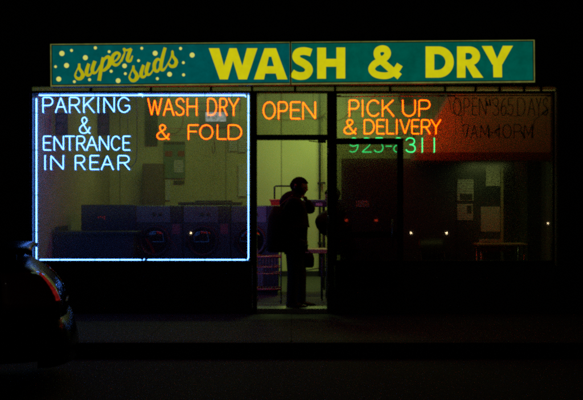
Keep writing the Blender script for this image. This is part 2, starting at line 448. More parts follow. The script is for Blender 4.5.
_z = [0]
def stag():
    _z[0] += 1; return (YF-.0045-.00012*(_z[0] % 40), YF-.001)
def poly(mb, pts):
    y0, y1 = stag(); mb.prism([sp(*p) for p in pts], y0, y1)
def strip(mb, pts, w):
    y0, y1 = stag(); q = [sp(*p) for p in pts]
    ww = [a/ss for a in w] if isinstance(w, (list, tuple)) else w/ss
    mb.ribbon(q, ww, y0, y1)
def arcp(cx, cy, rx, ry, a0, a1, n=20):
    return [(cx + rx*math.cos(R(a0+(a1-a0)*i/n)), cy - ry*math.sin(R(a0+(a1-a0)*i/n))) for i in range(n+1)]
def spline(P, n=8):
    out = []
    P = [P[0]] + list(P) + [P[-1]]
    for i in range(1, len(P)-2):
        p0, p1, p2, p3 = [Vector(p[:2]) for p in P[i-1:i+3]]
        w1 = P[i][2] if len(P[i]) > 2 else 0; w2 = P[i+1][2] if len(P[i+1]) > 2 else 0
        for j in range(n):
            t = j/n
            q = .5*((2*p1) + (p2-p0)*t + (2*p0-5*p1+4*p2-p3)*t*t + (3*p1-p0-3*p2+p3)*t**3)
            out.append((q.x, q.y, w1+(w2-w1)*t))
    l = P[-1]; out.append((l[0], l[1], l[2] if len(l) > 2 else 0))
    return out
# W A S H
wl = MB()
T, B = 48.2, 79.3
poly(wl, [(208.8,T),(219,T),(223.8,65.6),(219.6,B)])            # placeholder wedge of the first stroke
wl = MB()
def bar(mb, x0t, x1t, x0b, x1b, t, b): poly(mb, [(x0t,t),(x1t,t),(x1b,b),(x0b,b)])
bar(wl, 208.8, 219.2, 219.8, 227.6, T, B)
bar(wl, 229.4, 236.6, 219.8, 227.8, T, B)
bar(wl, 229.4, 236.6, 238.6, 246.8, T, B)
bar(wl, 247.0, 257.4, 238.8, 247.0, T, B)
bar(wl, 264.6, 270.6, 254.0, 264.0, T, B)
bar(wl, 269.2, 276.0, 277.4, 287.4, T, B)
poly(wl, [(262.6,66.2),(278.6,66.2),(281.0,73.4),(260.4,73.4)])
poly(wl, [(268.4,T),(272.2,T),(272.9,56.6),(267.5,56.6)])
S = spline([(311.2,52.6),(307.2,51.4),(302.6,51.0),(297.8,52.4),(296.0,56.4),(298.2,60.2),(303.0,62.8),(307.4,66.0),(309.0,70.2),(306.2,74.8),(301.0,76.0),(296.0,75.2),(291.8,72.8)], 6)
strip(wl, [(a,b) for a,b,_ in S], [7.6]*len(S))
bar(wl, 317.2, 326.0, 317.2, 326.0, 47.6, 78.6)
bar(wl, 336.4, 345.2, 336.4, 345.2, 47.4, 78.4)
bar(wl, 325.6, 336.8, 325.6, 336.8, 58.8, 66.6)
wl.build('lettering', M['yellow'], sgn, fix=False)
al = MB()
A = spline([(399.8,64.6),(395.6,70.6),(389.0,75.0),(382.0,75.6),(375.0,73.8),(371.6,69.4),(373.8,64.6),(379.0,61.2),(385.2,57.6),(387.6,53.6),(386.0,49.6),(381.8,48.6),(377.8,50.4),(377.0,54.6),(379.6,59.0),(386.0,65.0),(394.0,72.0),(399.6,76.6)], 6)
strip(al, [(a,b) for a,b,_ in A], [6.6]*len(A))
al.build('lettering', M['yellow'], sgn, fix=False)
dl = MB()
T, B = 46.4, 77.6
bar(dl, 425.6, 434.2, 425.6, 434.2, T, B)
O = [(434,T)] + arcp(438.5,62,15.2,15.6,90,-90,24) + [(434,B)]
I = [(434,54)] + arcp(437.2,62,8.2,8.0,90,-90,24) + [(434,70)]
y0, y1 = stag()
n = len(O); q = [sp(*p) for p in O] + [sp(*p) for p in I]
vs = [(a,y0,b) for a,b in q]
dl.add(vs, [(i, i+1, n+i+1, n+i) for i in range(n-1)])
bar(dl, 457.0, 465.4, 457.0, 465.4, T, B)
O = [(465,T)] + arcp(469.2,56.0,10.8,9.6,90,-90,20) + [(465,65.6)]
I = [(465,53)] + arcp(468.0,56.2,4.2,3.4,90,-90,20) + [(465,59.6)]
y0, y1 = stag(); n = len(O); q = [sp(*p) for p in O] + [sp(*p) for p in I]
dl.add([(a,y0,b) for a,b in q], [(i, i+1, n+i+1, n+i) for i in range(n-1)])
poly(dl, [(465.2,63.8),(472.4,62.6),(483.2,B),(473.2,B)])
bar(dl, 481.8, 491.8, 492.4, 499.4, 46.0, 64.6)
bar(dl, 502.8, 512.8, 494.4, 502.0, 45.8, 64.6)
bar(dl, 493.0, 501.8, 493.4, 502.0, 62.8, 77.2)
dl.build('lettering', M['yellow'], sgn, fix=False)
# script words and bubbles
sc1 = MB()
def brush(mb, pts, n=7):
    q = spline(pts, n)
    strip(mb, [(a,b) for a,b,_ in q], [max(.5,w) for _,_,w in q])
# super
brush(sc1, [(75,74,.9),(78.4,67.5,1.4),(79.2,64,2.2),(79.6,68.5,2.6),(82.6,73.8,3.4),(81,78.2,3.4),(77.4,78.4,3),(75.2,75.4,1.8),(76.4,72.5,1.2)])
brush(sc1, [(82.6,78.2,1.6),(85.6,73,1.2),(88.8,63.6,2.8),(86.6,71.5,3.6),(87.8,75.2,3),(91.4,73,1.8),(95,62,2.6)])
brush(sc1, [(95,61,3.4),(92.4,69,3.6),(93.6,72.8,3),(96.8,71.6,1.6),(100.4,65,1.2)])
brush(sc1, [(103.2,57.4,2.8),(101.6,66,3.4),(99.2,80.6,3.6)])
brush(sc1, [(101.6,66.5,1.4),(104.4,59.4,2.2),(108,56.8,3.2),(110,59.8,3.6),(108.4,66,3.4),(104.4,70,2.8),(101.6,70.4,1.6)])
brush(sc1, [(108.4,68.4,1),(112.6,62.8,1.2),(117.6,59,1.8),(119.6,54.6,2.6),(116.6,52.8,2.8),(112.8,56.4,3.4),(112.6,62.4,3.4),(115.8,65,3),(119.8,62.6,1.8),(124,54,1.2)])
brush(sc1, [(121.6,61.6,1),(124.6,53,1.4),(124,49,2.4),(126.6,50.2,2),(131.4,48.8,2.2)])
brush(sc1, [(131,48.6,3),(128.6,55,3.4),(127.6,60,3.4),(130.4,60.8,2.4),(132.6,55.6,1.2)])
sc1.build('script_lettering', M['script'], sgn, fix=False)
sc2 = MB()
brush(sc2, [(129.4,75.6,.9),(132.6,69,1.4),(133.4,66,2.2),(133.8,70,2.6),(136.8,75,3.4),(135.4,79.8,3.4),(131.8,80.4,3),(129.4,77.2,1.8),(130.6,74.2,1.2)])
brush(sc2, [(137,80,1.5),(140.4,74,1.2),(143.6,65,2.8),(141.2,73,3.6),(142.2,76.8,3),(145.8,75,1.8),(149,63.4,2.4)])
brush(sc2, [(149,62.4,3.4),(146.4,70.6,3.6),(147.6,74.4,3),(150.8,73.4,1.6),(154.6,67,1.2)])
brush(sc2, [(160.6,60.4,2),(157.4,59.2,2.6),(154.6,63.6,3.4),(154.6,69.4,3.4),(157.6,71.2,2.6),(160.4,66.4,1.4)])
brush(sc2, [(165.2,47.6,3),(162.4,58,3.4),(160.8,67.4,3.6),(162.8,70,2.8),(166,67,1.4),(170.4,59,1)])
brush(sc2, [(168.6,63,.9),(171.6,56,1.4),(172.4,51.2,2.2),(173,56,2.6),(176.2,61,3.4),(174.8,65.6,3.4),(171,66.2,3),(168.8,63.4,1.6)])
brush(sc2, [(174.6,66,1.4),(178,62,1)])
sc2.build('script_lettering', M['script'], sgn, fix=False)
bb = MB()
for x, y, r in [(62,53.4,2.9),(71.6,50.4,1.6),(95.4,47.8,1.8),(85.4,57.6,2.8),(109.2,51.6,1.6),(66.6,65.4,2.8),(55.6,66.6,1.5),(58.8,79,2.8),
                (74.4,81.6,1.6),(89.6,79.6,1.7),(111.2,71.2,1.7),(118.2,80.6,2.7),(124.6,65.8,2.6),(125.4,73.6,1.6),(138.6,60.6,1.6),(141.8,48.2,1.6),
                (155.2,53.2,2.8),(180.6,48.4,1.7),(192.2,55,2.8),(183.4,62.6,1.6),(183.6,74.8,1.7),(169.6,74.2,2.7),(157.4,78.6,1.7)]:
    y0, y1 = stag(); x_, z_ = sp(x, y); bb.disc_y(x_, z_, r*.88/ss, y0, y1, 20)
each(bb, 'bubble', M['bubble'], sgn)

# ------------------------------------------------------------------ neon stroke letters
def arc(cx, cy, rx, ry, a0, a1, n=14):
    return [(cx+rx*math.cos(R(a0+(a1-a0)*i/n)), cy+ry*math.sin(R(a0+(a1-a0)*i/n))) for i in range(n+1)]
G = {
 'P': [[(0,0),(0,.94),(.06,1)] + arc(.6,.73,.4,.27,90,-90) + [(0,.46)]],
 'A': [[(0,0),(.5,1),(1,0)], [(.2,.36),(.8,.36)]],
 'R': [[(0,0),(0,.94),(.06,1)] + arc(.58,.74,.4,.26,90,-90) + [(.1,.48)], [(.5,.48),(1,0)]],
 'K': [[(0,0),(0,1)], [(.95,1),(.05,.42)], [(.32,.58),(1,0)]],
 'I': [[(.5,0),(.5,1)]],
 'N': [[(0,0),(0,1),(1,0),(1,1)]],
 'G': [arc(.5,.5,.5,.5,40,325,26) + [(.97,.2),(.97,.45),(.6,.45)]],
 'E': [[(1,1),(.08,1),(0,.94),(0,.06),(.08,0),(1,0)], [(0,.52),(.85,.52)]],
 'T': [[(0,1),(1,1)], [(.5,1),(.5,0)]],
 'C': [arc(.52,.5,.52,.5,42,318,26)],
 'W': [[(0,1),(.27,0),(.5,.92),(.73,0),(1,1)]],
 'S': [[(p[0],p[1]) for p in spline([(.95,.82),(.75,.97),(.45,1),(.12,.9),(.05,.72),(.25,.57),(.7,.44),(.95,.28),(.85,.08),(.5,0),(.2,.03),(.0,.18)], 5)]],
 'H': [[(0,0),(0,1)], [(1,0),(1,1)], [(0,.52),(1,.52)]],
 'D': [[(.04,0),(0,.05),(0,.95),(.05,1)] + arc(.45,.5,.55,.5,90,-90,20) + [(.04,0)]],
 'Y': [[(0,1),(.5,.48),(1,1)], [(.5,.5),(.5,0)]],
 'F': [[(0,0),(0,.94),(.08,1),(1,1)], [(0,.54),(.8,.54)]],
 'O': [arc(.5,.5,.5,.5,100,455,30)],
 'L': [[(0,1),(0,.06),(.08,0),(1,0)]],
 'U': [[(0,1),(0,.4)] + arc(.5,.4,.5,.4,180,360,16) + [(1,1)]],
 'V': [[(0,1),(.5,0),(1,1)]],
 'M': [[(0,0),(.08,1),(.5,.2),(.92,1),(1,0)]],
 '&': [[(p[0],p[1]) for p in spline([(1,.36),(.82,.1),(.5,0),(.16,.03),(0,.22),(.14,.42),(.5,.6),(.72,.78),(.62,.97),(.42,1),(.26,.9),(.28,.72),(.55,.38),(.8,.12),(1,.0)], 6)]],
 '9': [[(.08,.06)] + [(p[0],p[1]) for p in spline([(.3,0),(.7,.06),(.95,.3),(1,.7),(.82,.94),(.5,1),(.15,.92),(0,.7),(.15,.48),(.5,.42),(.9,.5)], 5)]],
 '2': [[(p[0],p[1]) for p in spline([(0,.78),(.15,.95),(.5,1),(.88,.92),(.95,.7),(.75,.45),(.3,.18)], 5)] + [(0,0),(1,0)]],
 '5': [[(.92,1),(.12,1),(.05,.55)] + [(p[0],p[1]) for p in spline([(.4,.64),(.8,.58),(1,.34),(.85,.08),(.5,0),(.15,.04),(0,.14)], 5)]],
 '-': [[(0,.42),(1,.42)]],
 '8': [[(p[0],p[1]) for p in spline([(.5,.54),(.14,.66),(.1,.86),(.3,.99),(.7,.99),(.9,.86),(.86,.66),(.5,.54),(.06,.38),(0,.16),(.25,.01),(.75,.01),(1,.16),(.94,.38),(.52,.54)], 5)]],
 '3': [[(p[0],p[1]) for p in spline([(0,.86),(.2,.98),(.55,1),(.88,.9),(.9,.66),(.65,.55),(.35,.53)], 5)] + [(p[0],p[1]) for p in spline([(.65,.52),(.95,.4),(1,.18),(.8,.02),(.4,0),(.1,.06),(0,.16)], 5)]],
 '1': [[(.5,0),(.5,1)]],
 '6': [[(p[0],p[1]) for p in spline([(.85,.98),(.4,.86),(.08,.5),(.04,.2),(.3,0),(.7,0),(.98,.18),(.95,.42),(.65,.56),(.3,.5),(.06,.3)], 5)]],
 '7': [[(0,.9),(0,1),(1,1),(.35,0)]],
 '0': [arc(.5,.5,.5,.5,100,455,28)],
}
NY = .055
def fillet(P, d):
    out = [P[0]]
    for a, b, c in zip(P[:-2], P[1:-1], P[2:]):
        u, w = (a-b), (c-b)
        if u.length < 1e-6 or w.length < 1e-6: continue
        if (-u).angle(w, 0) < R(40): out.append(b); continue
        e = min(d, u.length*.45, w.length*.45); p, q = b+u.normalized()*e, b+w.normalized()*e
        for i in range(6):
            t = i/5; out.append(p*(1-t)**2 + b*2*t*(1-t) + q*t*t)
    out.append(P[-1]); return out
def word(mb, chars, ytop, ybot, Y=NY, r=.0078, jitter=0.0):
    """chars: (glyph, x0, x1) in photo pixels; each stroke a round glass tube whose ends bend back"""
    for c, x0, x1 in chars:
        for k, st_ in enumerate(G[c]):
            dy = .004*k
            P = [at(x0+(x1-x0)*u, ybot+(ytop-ybot)*v, Y+dy) for u, v in st_]
            a, b = P[0].copy(), P[-1].copy()
            P = [a+Vector((0,.028,0)), a+Vector((0,.008,0))] + P + [b+Vector((0,.008,0)), b+Vector((0,.028,0))]
            mb.tube(fillet(P, .013), r, 8)
def neon(label, lines, mat, cables=(), name='neon_sign', cat='neon sign', r=.0042, Y=NY, bars=True):
    t = thing(name, label, cat, at(lines[0][0][0][1], lines[-1][2], Y))
    off = t.location
    for chars, yt, yb in lines:
        words_ = [[chars[0]]]
        for p, q in zip(chars[:-1], chars[1:]):
            if q[1]-p[2] > 6.9: words_.append([])
            words_[-1].append(q)
        for w_ in words_:
            mb = MB(); word(mb, w_, yt, yb, Y, r)
            shift(mb, off).build('lettering_tube', mat, t)
    # black wire carcass behind the tubes with standoffs
    f = MB()
    for chars, yt, yb in (lines if bars else ()):
        xa, xb = min(c[1] for c in chars), max(c[2] for c in chars)
        ym = yt*.28+yb*.72
        f.tube([at(xa-1, ym, Y+.036), at(xb+1, ym, Y+.036)], .003, 6)
        ym = yt*.75+yb*.25
        f.tube([at(xa-1, ym, Y+.038), at(xb+1, ym, Y+.038)], .003, 6)
    f.tube([at(lines[0][0][0][1], 89.2, Y+.037), at(lines[0][0][-1][2], 89.2, Y+.037)], .004, 6)
    xa, xb = min(c[1] for l in lines for c in l[0]), max(c[2] for l in lines for c in l[0])
    for x in (xa+2, xb-2): f.tube([at(x, 89, Y+.037), at(x, lines[-1][2]-3, Y+.037)], .0025, 6)
    shift(f, off).build('hanging_frame', M['cable'], t)
    for cb in cables:
        c = MB(); q = spline([(p[0], p[1]) for p in cb], 8)
        c.tube([at(x, y, Y+.048) for x, y, _ in q], .0045, 6)
        shift(c, off).build('cable', M['cable'], t)
    return t
neon('pale blue neon lettering reading PARKING & ENTRANCE IN REAR inside the blue border', [
    ([('P',43,52.6),('A',55.6,66),('R',69.6,79.4),('K',83.8,93.8),('I',96,100.4),('N',104,114.2),('G',118.2,129.8)], 97.4, 112.2),
    ([('&',79.6,89.6)], 117.4, 133),
    ([('E',43.6,50.4),('N',54.2,63.4),('T',65.2,74),('R',77,84.8),('A',86.6,97),('N',99.6,108.4),('C',111.6,120),('E',123.2,129.6)], 136.2, 150),
    ([('I',43,47),('N',51,63.2),('R',75.4,84.6),('E',90.2,98.4),('A',101.4,113),('R',118.2,129.2)], 155.6, 169.4)], M['blue'],
    cables=[[(47,90),(45,96),(44,104)], [(132,90),(136.5,100),(137,140),(136,160),(131,167)], [(131,167),(110,160),(84,158)]], r=.0040)
neon('orange neon lettering reading WASH DRY & FOLD inside the blue border', [
    ([('W',148,161.4),('A',163.6,173.6),('S',176,184),('H',187.4,196.6),('D',207.8,216.4),('R',220,226.8),('Y',228.8,238.4)], 98.6, 115),
    ([('&',157,168.6),('F',188.4,197.8),('O',200,212.6),('L',217.4,225.8),('D',228.4,241.4)], 125, 139)], M['neonred'],
    cables=[[(176,90),(181,104),(183,120),(178,132),(166,134)], [(214,139),(215,150),(213,153),(212,146)], [(236,89),(240,97),(240,110)]])
neon('orange neon lettering reading OPEN in the transom over the doorway', [
    ([('O',263.4,275),('P',278.6,287.2),('E',290.8,300),('N',303,315.2)], 102, 118.6)], M['neonred'],
    cables=[[(270,118.6),(288,120),(304,117.6),(316,119),(326,113)], [(281,88),(281.3,100),(281,134)], [(258.5,89),(258,96),(259.4,90),(261.5,94)]])
neon('orange neon lettering reading PICK UP & DELIVERY in the window above the opened door leaf', [
    ([('P',349.4,358.6),('I',360.6,364.6),('C',367.4,379.6),('K',382.6,393.6),('U',402.8,415.2),('P',419.2,429.8)], 100.2, 116),
    ([('&',344.2,355.8),('D',364.4,374),('E',377,384.2),('L',387,393.6),('I',394.8,398.8),('V',400.4,409.6),('E',412,418.8),('R',421.6,430),('Y',431.4,440.6)], 119.8, 133.6)], M['neonred'],
    cables=[[(336,121),(342,119),(348,114),(350,108)], [(350,119),(354,128),(357,134),(353,136)], [(372,89),(375,95),(370,99)], [(396,116),(399,122),(396,130)], [(430,112),(426,118),(432,122)]])
neon('dim green neon phone number 925-8311 partly behind the door leaf top rail', [
    ([('9',349.4,358),('2',362,371.4),('5',374.6,383),('-',386.2,391.6),('8',394,402.6),('3',406.4,415),('1',421.6,423),('1',433.6,435)], 138, 152)], M['green'],
    cables=[[(383,139),(386,150),(392,148),(396,142)]], r=.0056)
neon('unlit dark neon lettering reading OPEN 365 DAYS 7AM-10PM before the cream soffit', [
    ([('O',453.4,461),('P',464,469.4),('E',472.4,477),('N',479.4,486),('3',493,498.6),('6',501,506),('5',508,513),('D',517.6,525),('A',528,535),('Y',536.4,541),('S',543,548)], 98, 115),
    ([('7',463.6,469),('A',471,477.4),('M',480.4,489),('-',491,497),('1',497,501.4),('0',503,511),('P',514,521),('M',524,533)], 124.4, 138)], M['unlit'],
    cables=[[(447,95),(450,103),(452,112),(461,116)], [(447,94),(455,97),(461,107),(462,122),(464,136)], [(549,107),(541,115),(535,120),(533,130),(532,138)], [(485,98),(491,97),(493,103),(497,107)], [(505,113),(514,116),(522,115)], [(489,138),(494,132),(500,137),(511,138)]], r=.0062, bars=False)
# thick black blocked-out ends of unlit tubes
bo = MB()
for a, b in (((485.6,99.5),(488,106)),((489.6,99),(490.4,106)),((468,128),(466.4,136)),((489,128),(488.6,137)),((495,131),(500,128)),((532.6,126),(532,138)),((548,109),(542,114)),((521,131),(525,138))):
    bo.tube([at(*a, NY+.01), at(*b, NY+.01)], .011, 8)
us = [o for o in scn.objects if o.get('label', '').startswith('unlit')][0]
each(shift(bo, us.location), 'blocked_tube_end', M['cable'], us)

# blue border round the left window
bx0, bx1, by0, by1 = 36.4, 248.4, 95.2, 259.8
bd = thing('neon_border', 'bright blue neon border tube framing the parking lettering window', 'neon border', at(bx0, by1, .05))
def side(name, pts, mat, r=.0056):
    m = MB(); m.tube([at(x, y, .05+d) for x, y, d in pts], r, 10); shift(m, bd.location).build(name, mat, bd)
side('tube', [(bx0+3,by0,.03),(bx0+3,by0,0),(142.2,by0,0),(142.6,by0+1.2,.02)], M['blue'])
side('tube', [(138.6,by0-1.2,.02),(139.6,by0-1.2,.006),(144,by0,.0),(bx1-3.4,by0,0),(bx1-2.6,by0+1.6,.01)], M['blue'])
side('tube', [(bx1,by0-.4,.03),(bx1,by0+.5,0),(bx1,by1-2,0),(bx1-1.2,by1+.2,0)], M['blue'])
side('tube', [(bx1-1.6,by1+1.4,.01),(bx1-3.4,by1,0),(148,by1,0),(146.6,by1+1.4,.012)], M['blue'])
side('tube', [(144.4,by1-.8,.012),(142.8,by1+1.2,0),(140,by1,0),(bx0+4,by1,0),(bx0+3.6,by1,.02)], M['blue'])
side('tube', [(bx0,by0+3.5,.03),(bx0,by0+3.5,0),(bx0,by1-1.6,0),(bx0+.6,by1,0)], M['blue'])
cp = MB()
for x in (60, 95, 120, 170, 205, 232):
    for y in (by0, by1): cp.tube([at(x-.35, y, .05), at(x+.35, y, .05)], .0125, 10)
for y in (113, 150, 195, 232):
    for x in (bx0, bx1): cp.tube([at(x, y-.35, .05), at(x, y+.35, .05)], .0125, 10)
for x, y in ((bx0-1, by0-.4), (140.6, by0-1), (bx1-.6, by0-1)): cp.tube([at(x, y, .07), at(x+2.4, y-.5, .07)], .012, 8)
each(shift(cp, bd.location), 'tube_clip', M['cable'], bd)
# unlit red border along the head of the other window
rb = thing('neon_border', 'unlit dull red glass border tube along the top of the unlit lettering window', 'neon border', at(337, 93.6, .05))
rm = MB(); rm.tube([at(338, 96.4, .06), at(444, 95.6, .06)], .008, 10); rm.tube([at(449, 95.5, .06), at(552, 95.2, .06), at(553, 96.4, .06)], .008, 10)
shift(rm, rb.location).build('tube', M['redglass'], rb)
rm = MB()
for a, b in ((336.5, 341), (437, 444.5), (447, 455), (547, 554)): rm.tube([at(a, 95.9, .06), at(b, 95.6, .06)], .012, 10)
each(shift(rm, rb.location), 'blocked_tube_end', M['cable'], rb)

# ------------------------------------------------------------------ inside: washers
def washer(label, px, Y=2.0, group='front loading washers in a row', mat=None):
    t = thing('washing_machine', label, 'washer', (wx(px, Y), Y, 0), 0, group)
    W = .70; w2 = W*.755
    MB().box(0, W-.004, .0, .75, .06, 1.32).build('body', M['washer'], t, bevel=.012)
    MB().box(.02, W-.02, .03, .7, .0, .06).build('plinth', M['black'], t)
    MB().box(.012, w2-.01, -.012, .02, 1.07, 1.31).build('control_panel', M['washpanel'], t, bevel=.006)
    for kx in (.28, .37):
        q = MB(); q.cyl((kx, -.012, 1.19), (kx, -.045, 1.19), .026, 16, .021); q.build('knob', M['black'], t)
    MB().box(w2, W-.014, -.02, .02, 1.07, 1.31).build('coin_box', M['black'], t, bevel=.005)
    MB().box(w2+.02, W-.04, -.006, .01, .9, 1.05).build('instruction_label', M['label'], t)
    d = MB(); d.ring_y(.29, .80, .185, .235, -.045, .0, 32)
    dd = d.build('door', M['black'], t)
    g = MB()
    n = 32
    vs = [(.29, -.058, .80)]; 
    for rr, y in ((.09,-.05),(.15,-.03),(.185,-.01)): vs += [(.29+rr*math.cos(2*math.pi*i/n), y, .80+rr*math.sin(2*math.pi*i/n)) for i in range(n)]
    fs = [(0, 1+i, 1+(i+1) % n) for i in range(n)] + [(1+k*n+i, 1+(k+1)*n+i, 1+(k+1)*n+(i+1) % n, 1+k*n+(i+1) % n) for k in range(2) for i in range(n)]
    g.add(vs, fs, True).build('porthole', M['porthole'], dd)
    hh = MB(); hh.tube([(.05, -.02, .88), (.05, -.07, .86), (.05, -.07, .74), (.05, -.02, .72)], .012); hh.build('handle', M['black'], dd)
    MB().box(.05, .48, -.008, .01, .14, .40).build('service_panel', M['washpanel'], t, bevel=.004)
    return t
w1 = washer('grey front loading washer next to the navy machine, under the parking lettering end', 135)
bpy.context.view_layer.update()
w1.location = (wx(135, 2.0), 2.0, 0)
w2_ = dup(w1, (wx(183, 2.0), 2.0, 0), 0, 'grey front loading washer in the middle of the row below the FOLD lettering')
w3 = dup(w1, (wx(231, 2.0), 2.0, 0), 0, 'grey washer at the doorway end of the row, beside the standing person')
fc = thing('folding_counter', 'narrow grey topped counter with navy edge behind the leaning person', 'counter', (wx(303, 2.9), 2.9, 0))
zc = wz(199.6, 2.9)
MB().box(0, 1.1, 0, .55, zc-.025, zc).build('top', M['washpanel'], fc, bevel=.004)
MB().box(.01, 1.09, .012, .05, zc-.115, zc-.026).build('front_edge', M['navy'], fc)
MB().box(.2, .30, .004, .011, zc-.095, zc-.05).build('sticker', M['paper2'], fc)
for x in (.33, 1.05):
    for y in (.08, .5): MB().tube([(x, y, 0), (x, y, zc-.03)], .016, 8).build('leg', M['pipe'], fc)
# navy machine + counter
nm = thing('vending_cabinet', 'dark navy cabinet with small red display next to the washers', 'cabinet', (wx(81, 1.95), 1.95, 0))
MB().box(0, .80, 0, .7, 0, 1.33).build('body', M['navy'], nm, bevel=.012)
MB().box(.24, .70, -.012, .01, .96, 1.30).build('front_panel', M['navy'], nm, bevel=.004)
l = MB()
for i in range(4): l.box(.25+i*.03, .262+i*.03, -.016, -.008, 1.14+.01*(i % 2), 1.155+.01*(i % 2))
l.box(.34, .352, -.016, -.008, 1.12, 1.135)
l.build('display', M['led'], nm)
MB().box(.12, .62, -.05, .0, .88, .90).build('shelf', M['steel'], nm)
ct = thing('counter', 'low black counter along the tan wall under the parking lettering', 'counter', (-3.3, 1.15, 0))
MB().box(0, 1.10, .03, .70, 0, .92).build('body', M['dark'], ct)
MB().box(.0, 1.14, 0, .72, .92, .96).build('top', M['black'], ct, bevel=.006)
MB().box(.02, .06, .0, .7, .96, 1.03).build('back_ledge', M['black'], ct)
# things on top of the washers
lb = thing('storage_tray', 'long dark tray lying on top of the middle washers', 'tray', (wx(178, 2.3), 2.3, 1.32))
MB().box(0, .95, 0, .3, 0, .05).build('tray', M['dark'], lb, bevel=.008)
MB().box(.25, .8, .04, .26, .05, .075).build('lid', M['black'], lb, bevel=.006)
def basket(label, x, y, z, w, d, hgt, mat):
    t = thing('laundry_basket', label, 'basket', (x, y, z))
    m = MB(); n = 5
    def ring(k, zz): return [(-w/2*k, -d/2*k, zz), (w/2*k, -d/2*k, zz), (w/2*k, d/2*k, zz), (-w/2*k, d/2*k, zz)]
    vs = ring(.82, 0) + ring(1, hgt) + ring(.96, hgt) + ring(.79, .01)
    fs = [(0,3,2,1), (12,13,14,15)]
    for a in range(3):
        fs += [(a*4+i, a*4+(i+1) % 4, a*4+4+(i+1) % 4, a*4+4+i) for i in range(4)]
    m.add(vs, fs).build('tub', mat, t)
    r = MB(); q = [Vector(p) for p in ring(1.01, hgt)]; r.tube(q+[q[0]], .012, 8); r.build('rim', mat, t)
    c = MB(); bmv = []
    for i in range(60):
        a = random.uniform(0, 6.28); rr = random.uniform(0, .42)
        bmv.append((w*rr*math.cos(a), d*rr*math.sin(a), hgt*(.75+.35*(1-rr*2)*random.random())))
    n_ = 9
    vs = [(w*.45*(2*i/(n_-1)-1), d*.45*(2*j/(n_-1)-1), hgt*(.7+.45*random.random()*(1-max(abs(2*i/(n_-1)-1), abs(2*j/(n_-1)-1))**3))) for i in range(n_) for j in range(n_)]
    c.add(vs, [(i*n_+j, (i+1)*n_+j, (i+1)*n_+j+1, i*n_+j+1) for i in range(n_-1) for j in range(n_-1)], True)
    c.build('laundry_heap', M['paper_red'] if mat is M['orange'] else M['dark'], t)
    return t
basket('orange plastic laundry basket on the washer behind the standing person', wx(276.5, 2.25), 2.3, 1.32, .19, .3, .08, M['orange'])
# red railed wire trolley in the doorway
tr = thing('laundry_trolley', 'wire laundry trolley with red rails just inside the doorway', 'trolley', (wx(269, .95), .95, 0))
TW = .165
f = MB()
for x in (-TW, TW):
    for y in (-.2, .2): f.tube([(x, y, .07), (x, y, .72)], .008, 8)
f.build('post', M['chrome_wire'], tr)
for z in (.19, .40, .49, .63):
    r = MB(); q = [(-TW,-.2,z),(TW,-.2,z),(TW,.2,z),(-TW,.2,z),(-TW,-.2,z)]; r.tube(q, .012 if z in (.19, .63) else .007, 8); r.build('rail', M['redpaint'], tr)
wm = MB()
for i in range(9):
    x = -TW+2*TW*i/8
    for y in (-.2, .2): wm.tube([(x,y,.2),(x,y,.63)], .0025, 5)
    wm.tube([(x,-.2,.2),(x,.2,.2)], .0025, 5)
for i in range(1, 9):
    y = -.2+.4*i/9
    for x in (-TW, TW): wm.tube([(x,y,.2),(x,y,.63)], .0025, 5)
wm.build('wire_mesh', M['chrome_wire'], tr)
for x in (-TW, TW):
    for y in (-.2, .2):
        c = MB(); c.cyl((x-.012, y, .03), (x+.012, y, .03), .03, 14); c.tube([(x,y,.03),(x,y,.08)], .008); c.build('caster', M['black'], tr)
# small table with orange edge behind the doorway
tb = thing('folding_table', 'small table with orange brown edge beside the standing person', 'table', (wx(313.5, 1.15), 1.15, 0))
MB().box(-.14, .22, -.02, .45, wz(253.5, 1.15), wz(249.3, 1.15)).build('table_top', M['wood'], tb, bevel=.005)
for x in (-.12, .12, .19):
    for y in (.02, .41):
        if x == -.12 and y == .02: pass
        MB().tube([(x, y, 0), (x, y, wz(253.5, 1.15))], .011, 8).build('leg', M['pipe'], tb)
lo = MB(); lo.tube([(-.12,.02,.42),(.19,.02,.47)], .007); lo.build('stretcher', M['pipe'], tb)

# ------------------------------------------------------------------ inside: wall notices, tv
def board(name, label, cat, px0, px1, py0, py1, mat, Y=5.97, th=.02, extras=()):
    t = thing(name, label, cat, at((px0+px1)/2, (py0+py1)/2, Y))
    m = MB(); a, b = at(px0, py1, Y), at(px1, py0, Y); m.box(a.x, b.x, Y-th/2, Y+th/2, a.z, b.z)
    shift(m, t.location).build('board' if th > .006 else 'sheet', mat, t)
    for nm_, mt, e0, e1, e2, e3 in extras:
        m = MB(); a, b = at(e0, e3, Y), at(e1, e2, Y); m.box(a.x, b.x, Y-th/2-.006, Y-th/2-.001, a.z, b.z)
        shift(m, t.location).build(nm_, mt, t)
    return t
board('wall_panel', 'tall dark brown panel on the back wall behind the WASH lettering', 'panel', 145.5, 157.5, 88, 145, M['frame_dark'], th=.05)
board('notice_board', 'price notice with dark header and two red squares on the back wall', 'notice', 163.6, 185, 142, 178, M['paper_teal'], th=.02,
      extras=[('header', M['frame_dark'], 163.8, 185, 141.6, 144.4), ('red_square', M['paper_red'], 165, 172.4, 151, 156.4), ('red_square', M['paper_red'], 178, 184.6, 151, 156.4), ('lower_sheet', M['paper2'], 174, 183.4, 160, 172.4)])
board('notice', 'small narrow grey notice low on the back wall above the washers', 'notice', 165.2, 170.4, 179.6, 200, M['paper2'], th=.005)
board('notice', 'small wide dark notice low on the back wall under the price notice', 'notice', 173.4, 184.4, 180.6, 183.6, M['frame_dark'], th=.005)
board('notice', 'small dark square notice on the back wall below the FOLD lettering end', 'notice', 229, 237.4, 140, 151, M['paper2'], th=.005)
board('notice', 'pale handwritten sheet on the back wall close to the blue border corner', 'notice', 238.4, 246.8, 137, 152, M['paper2'], th=.005)
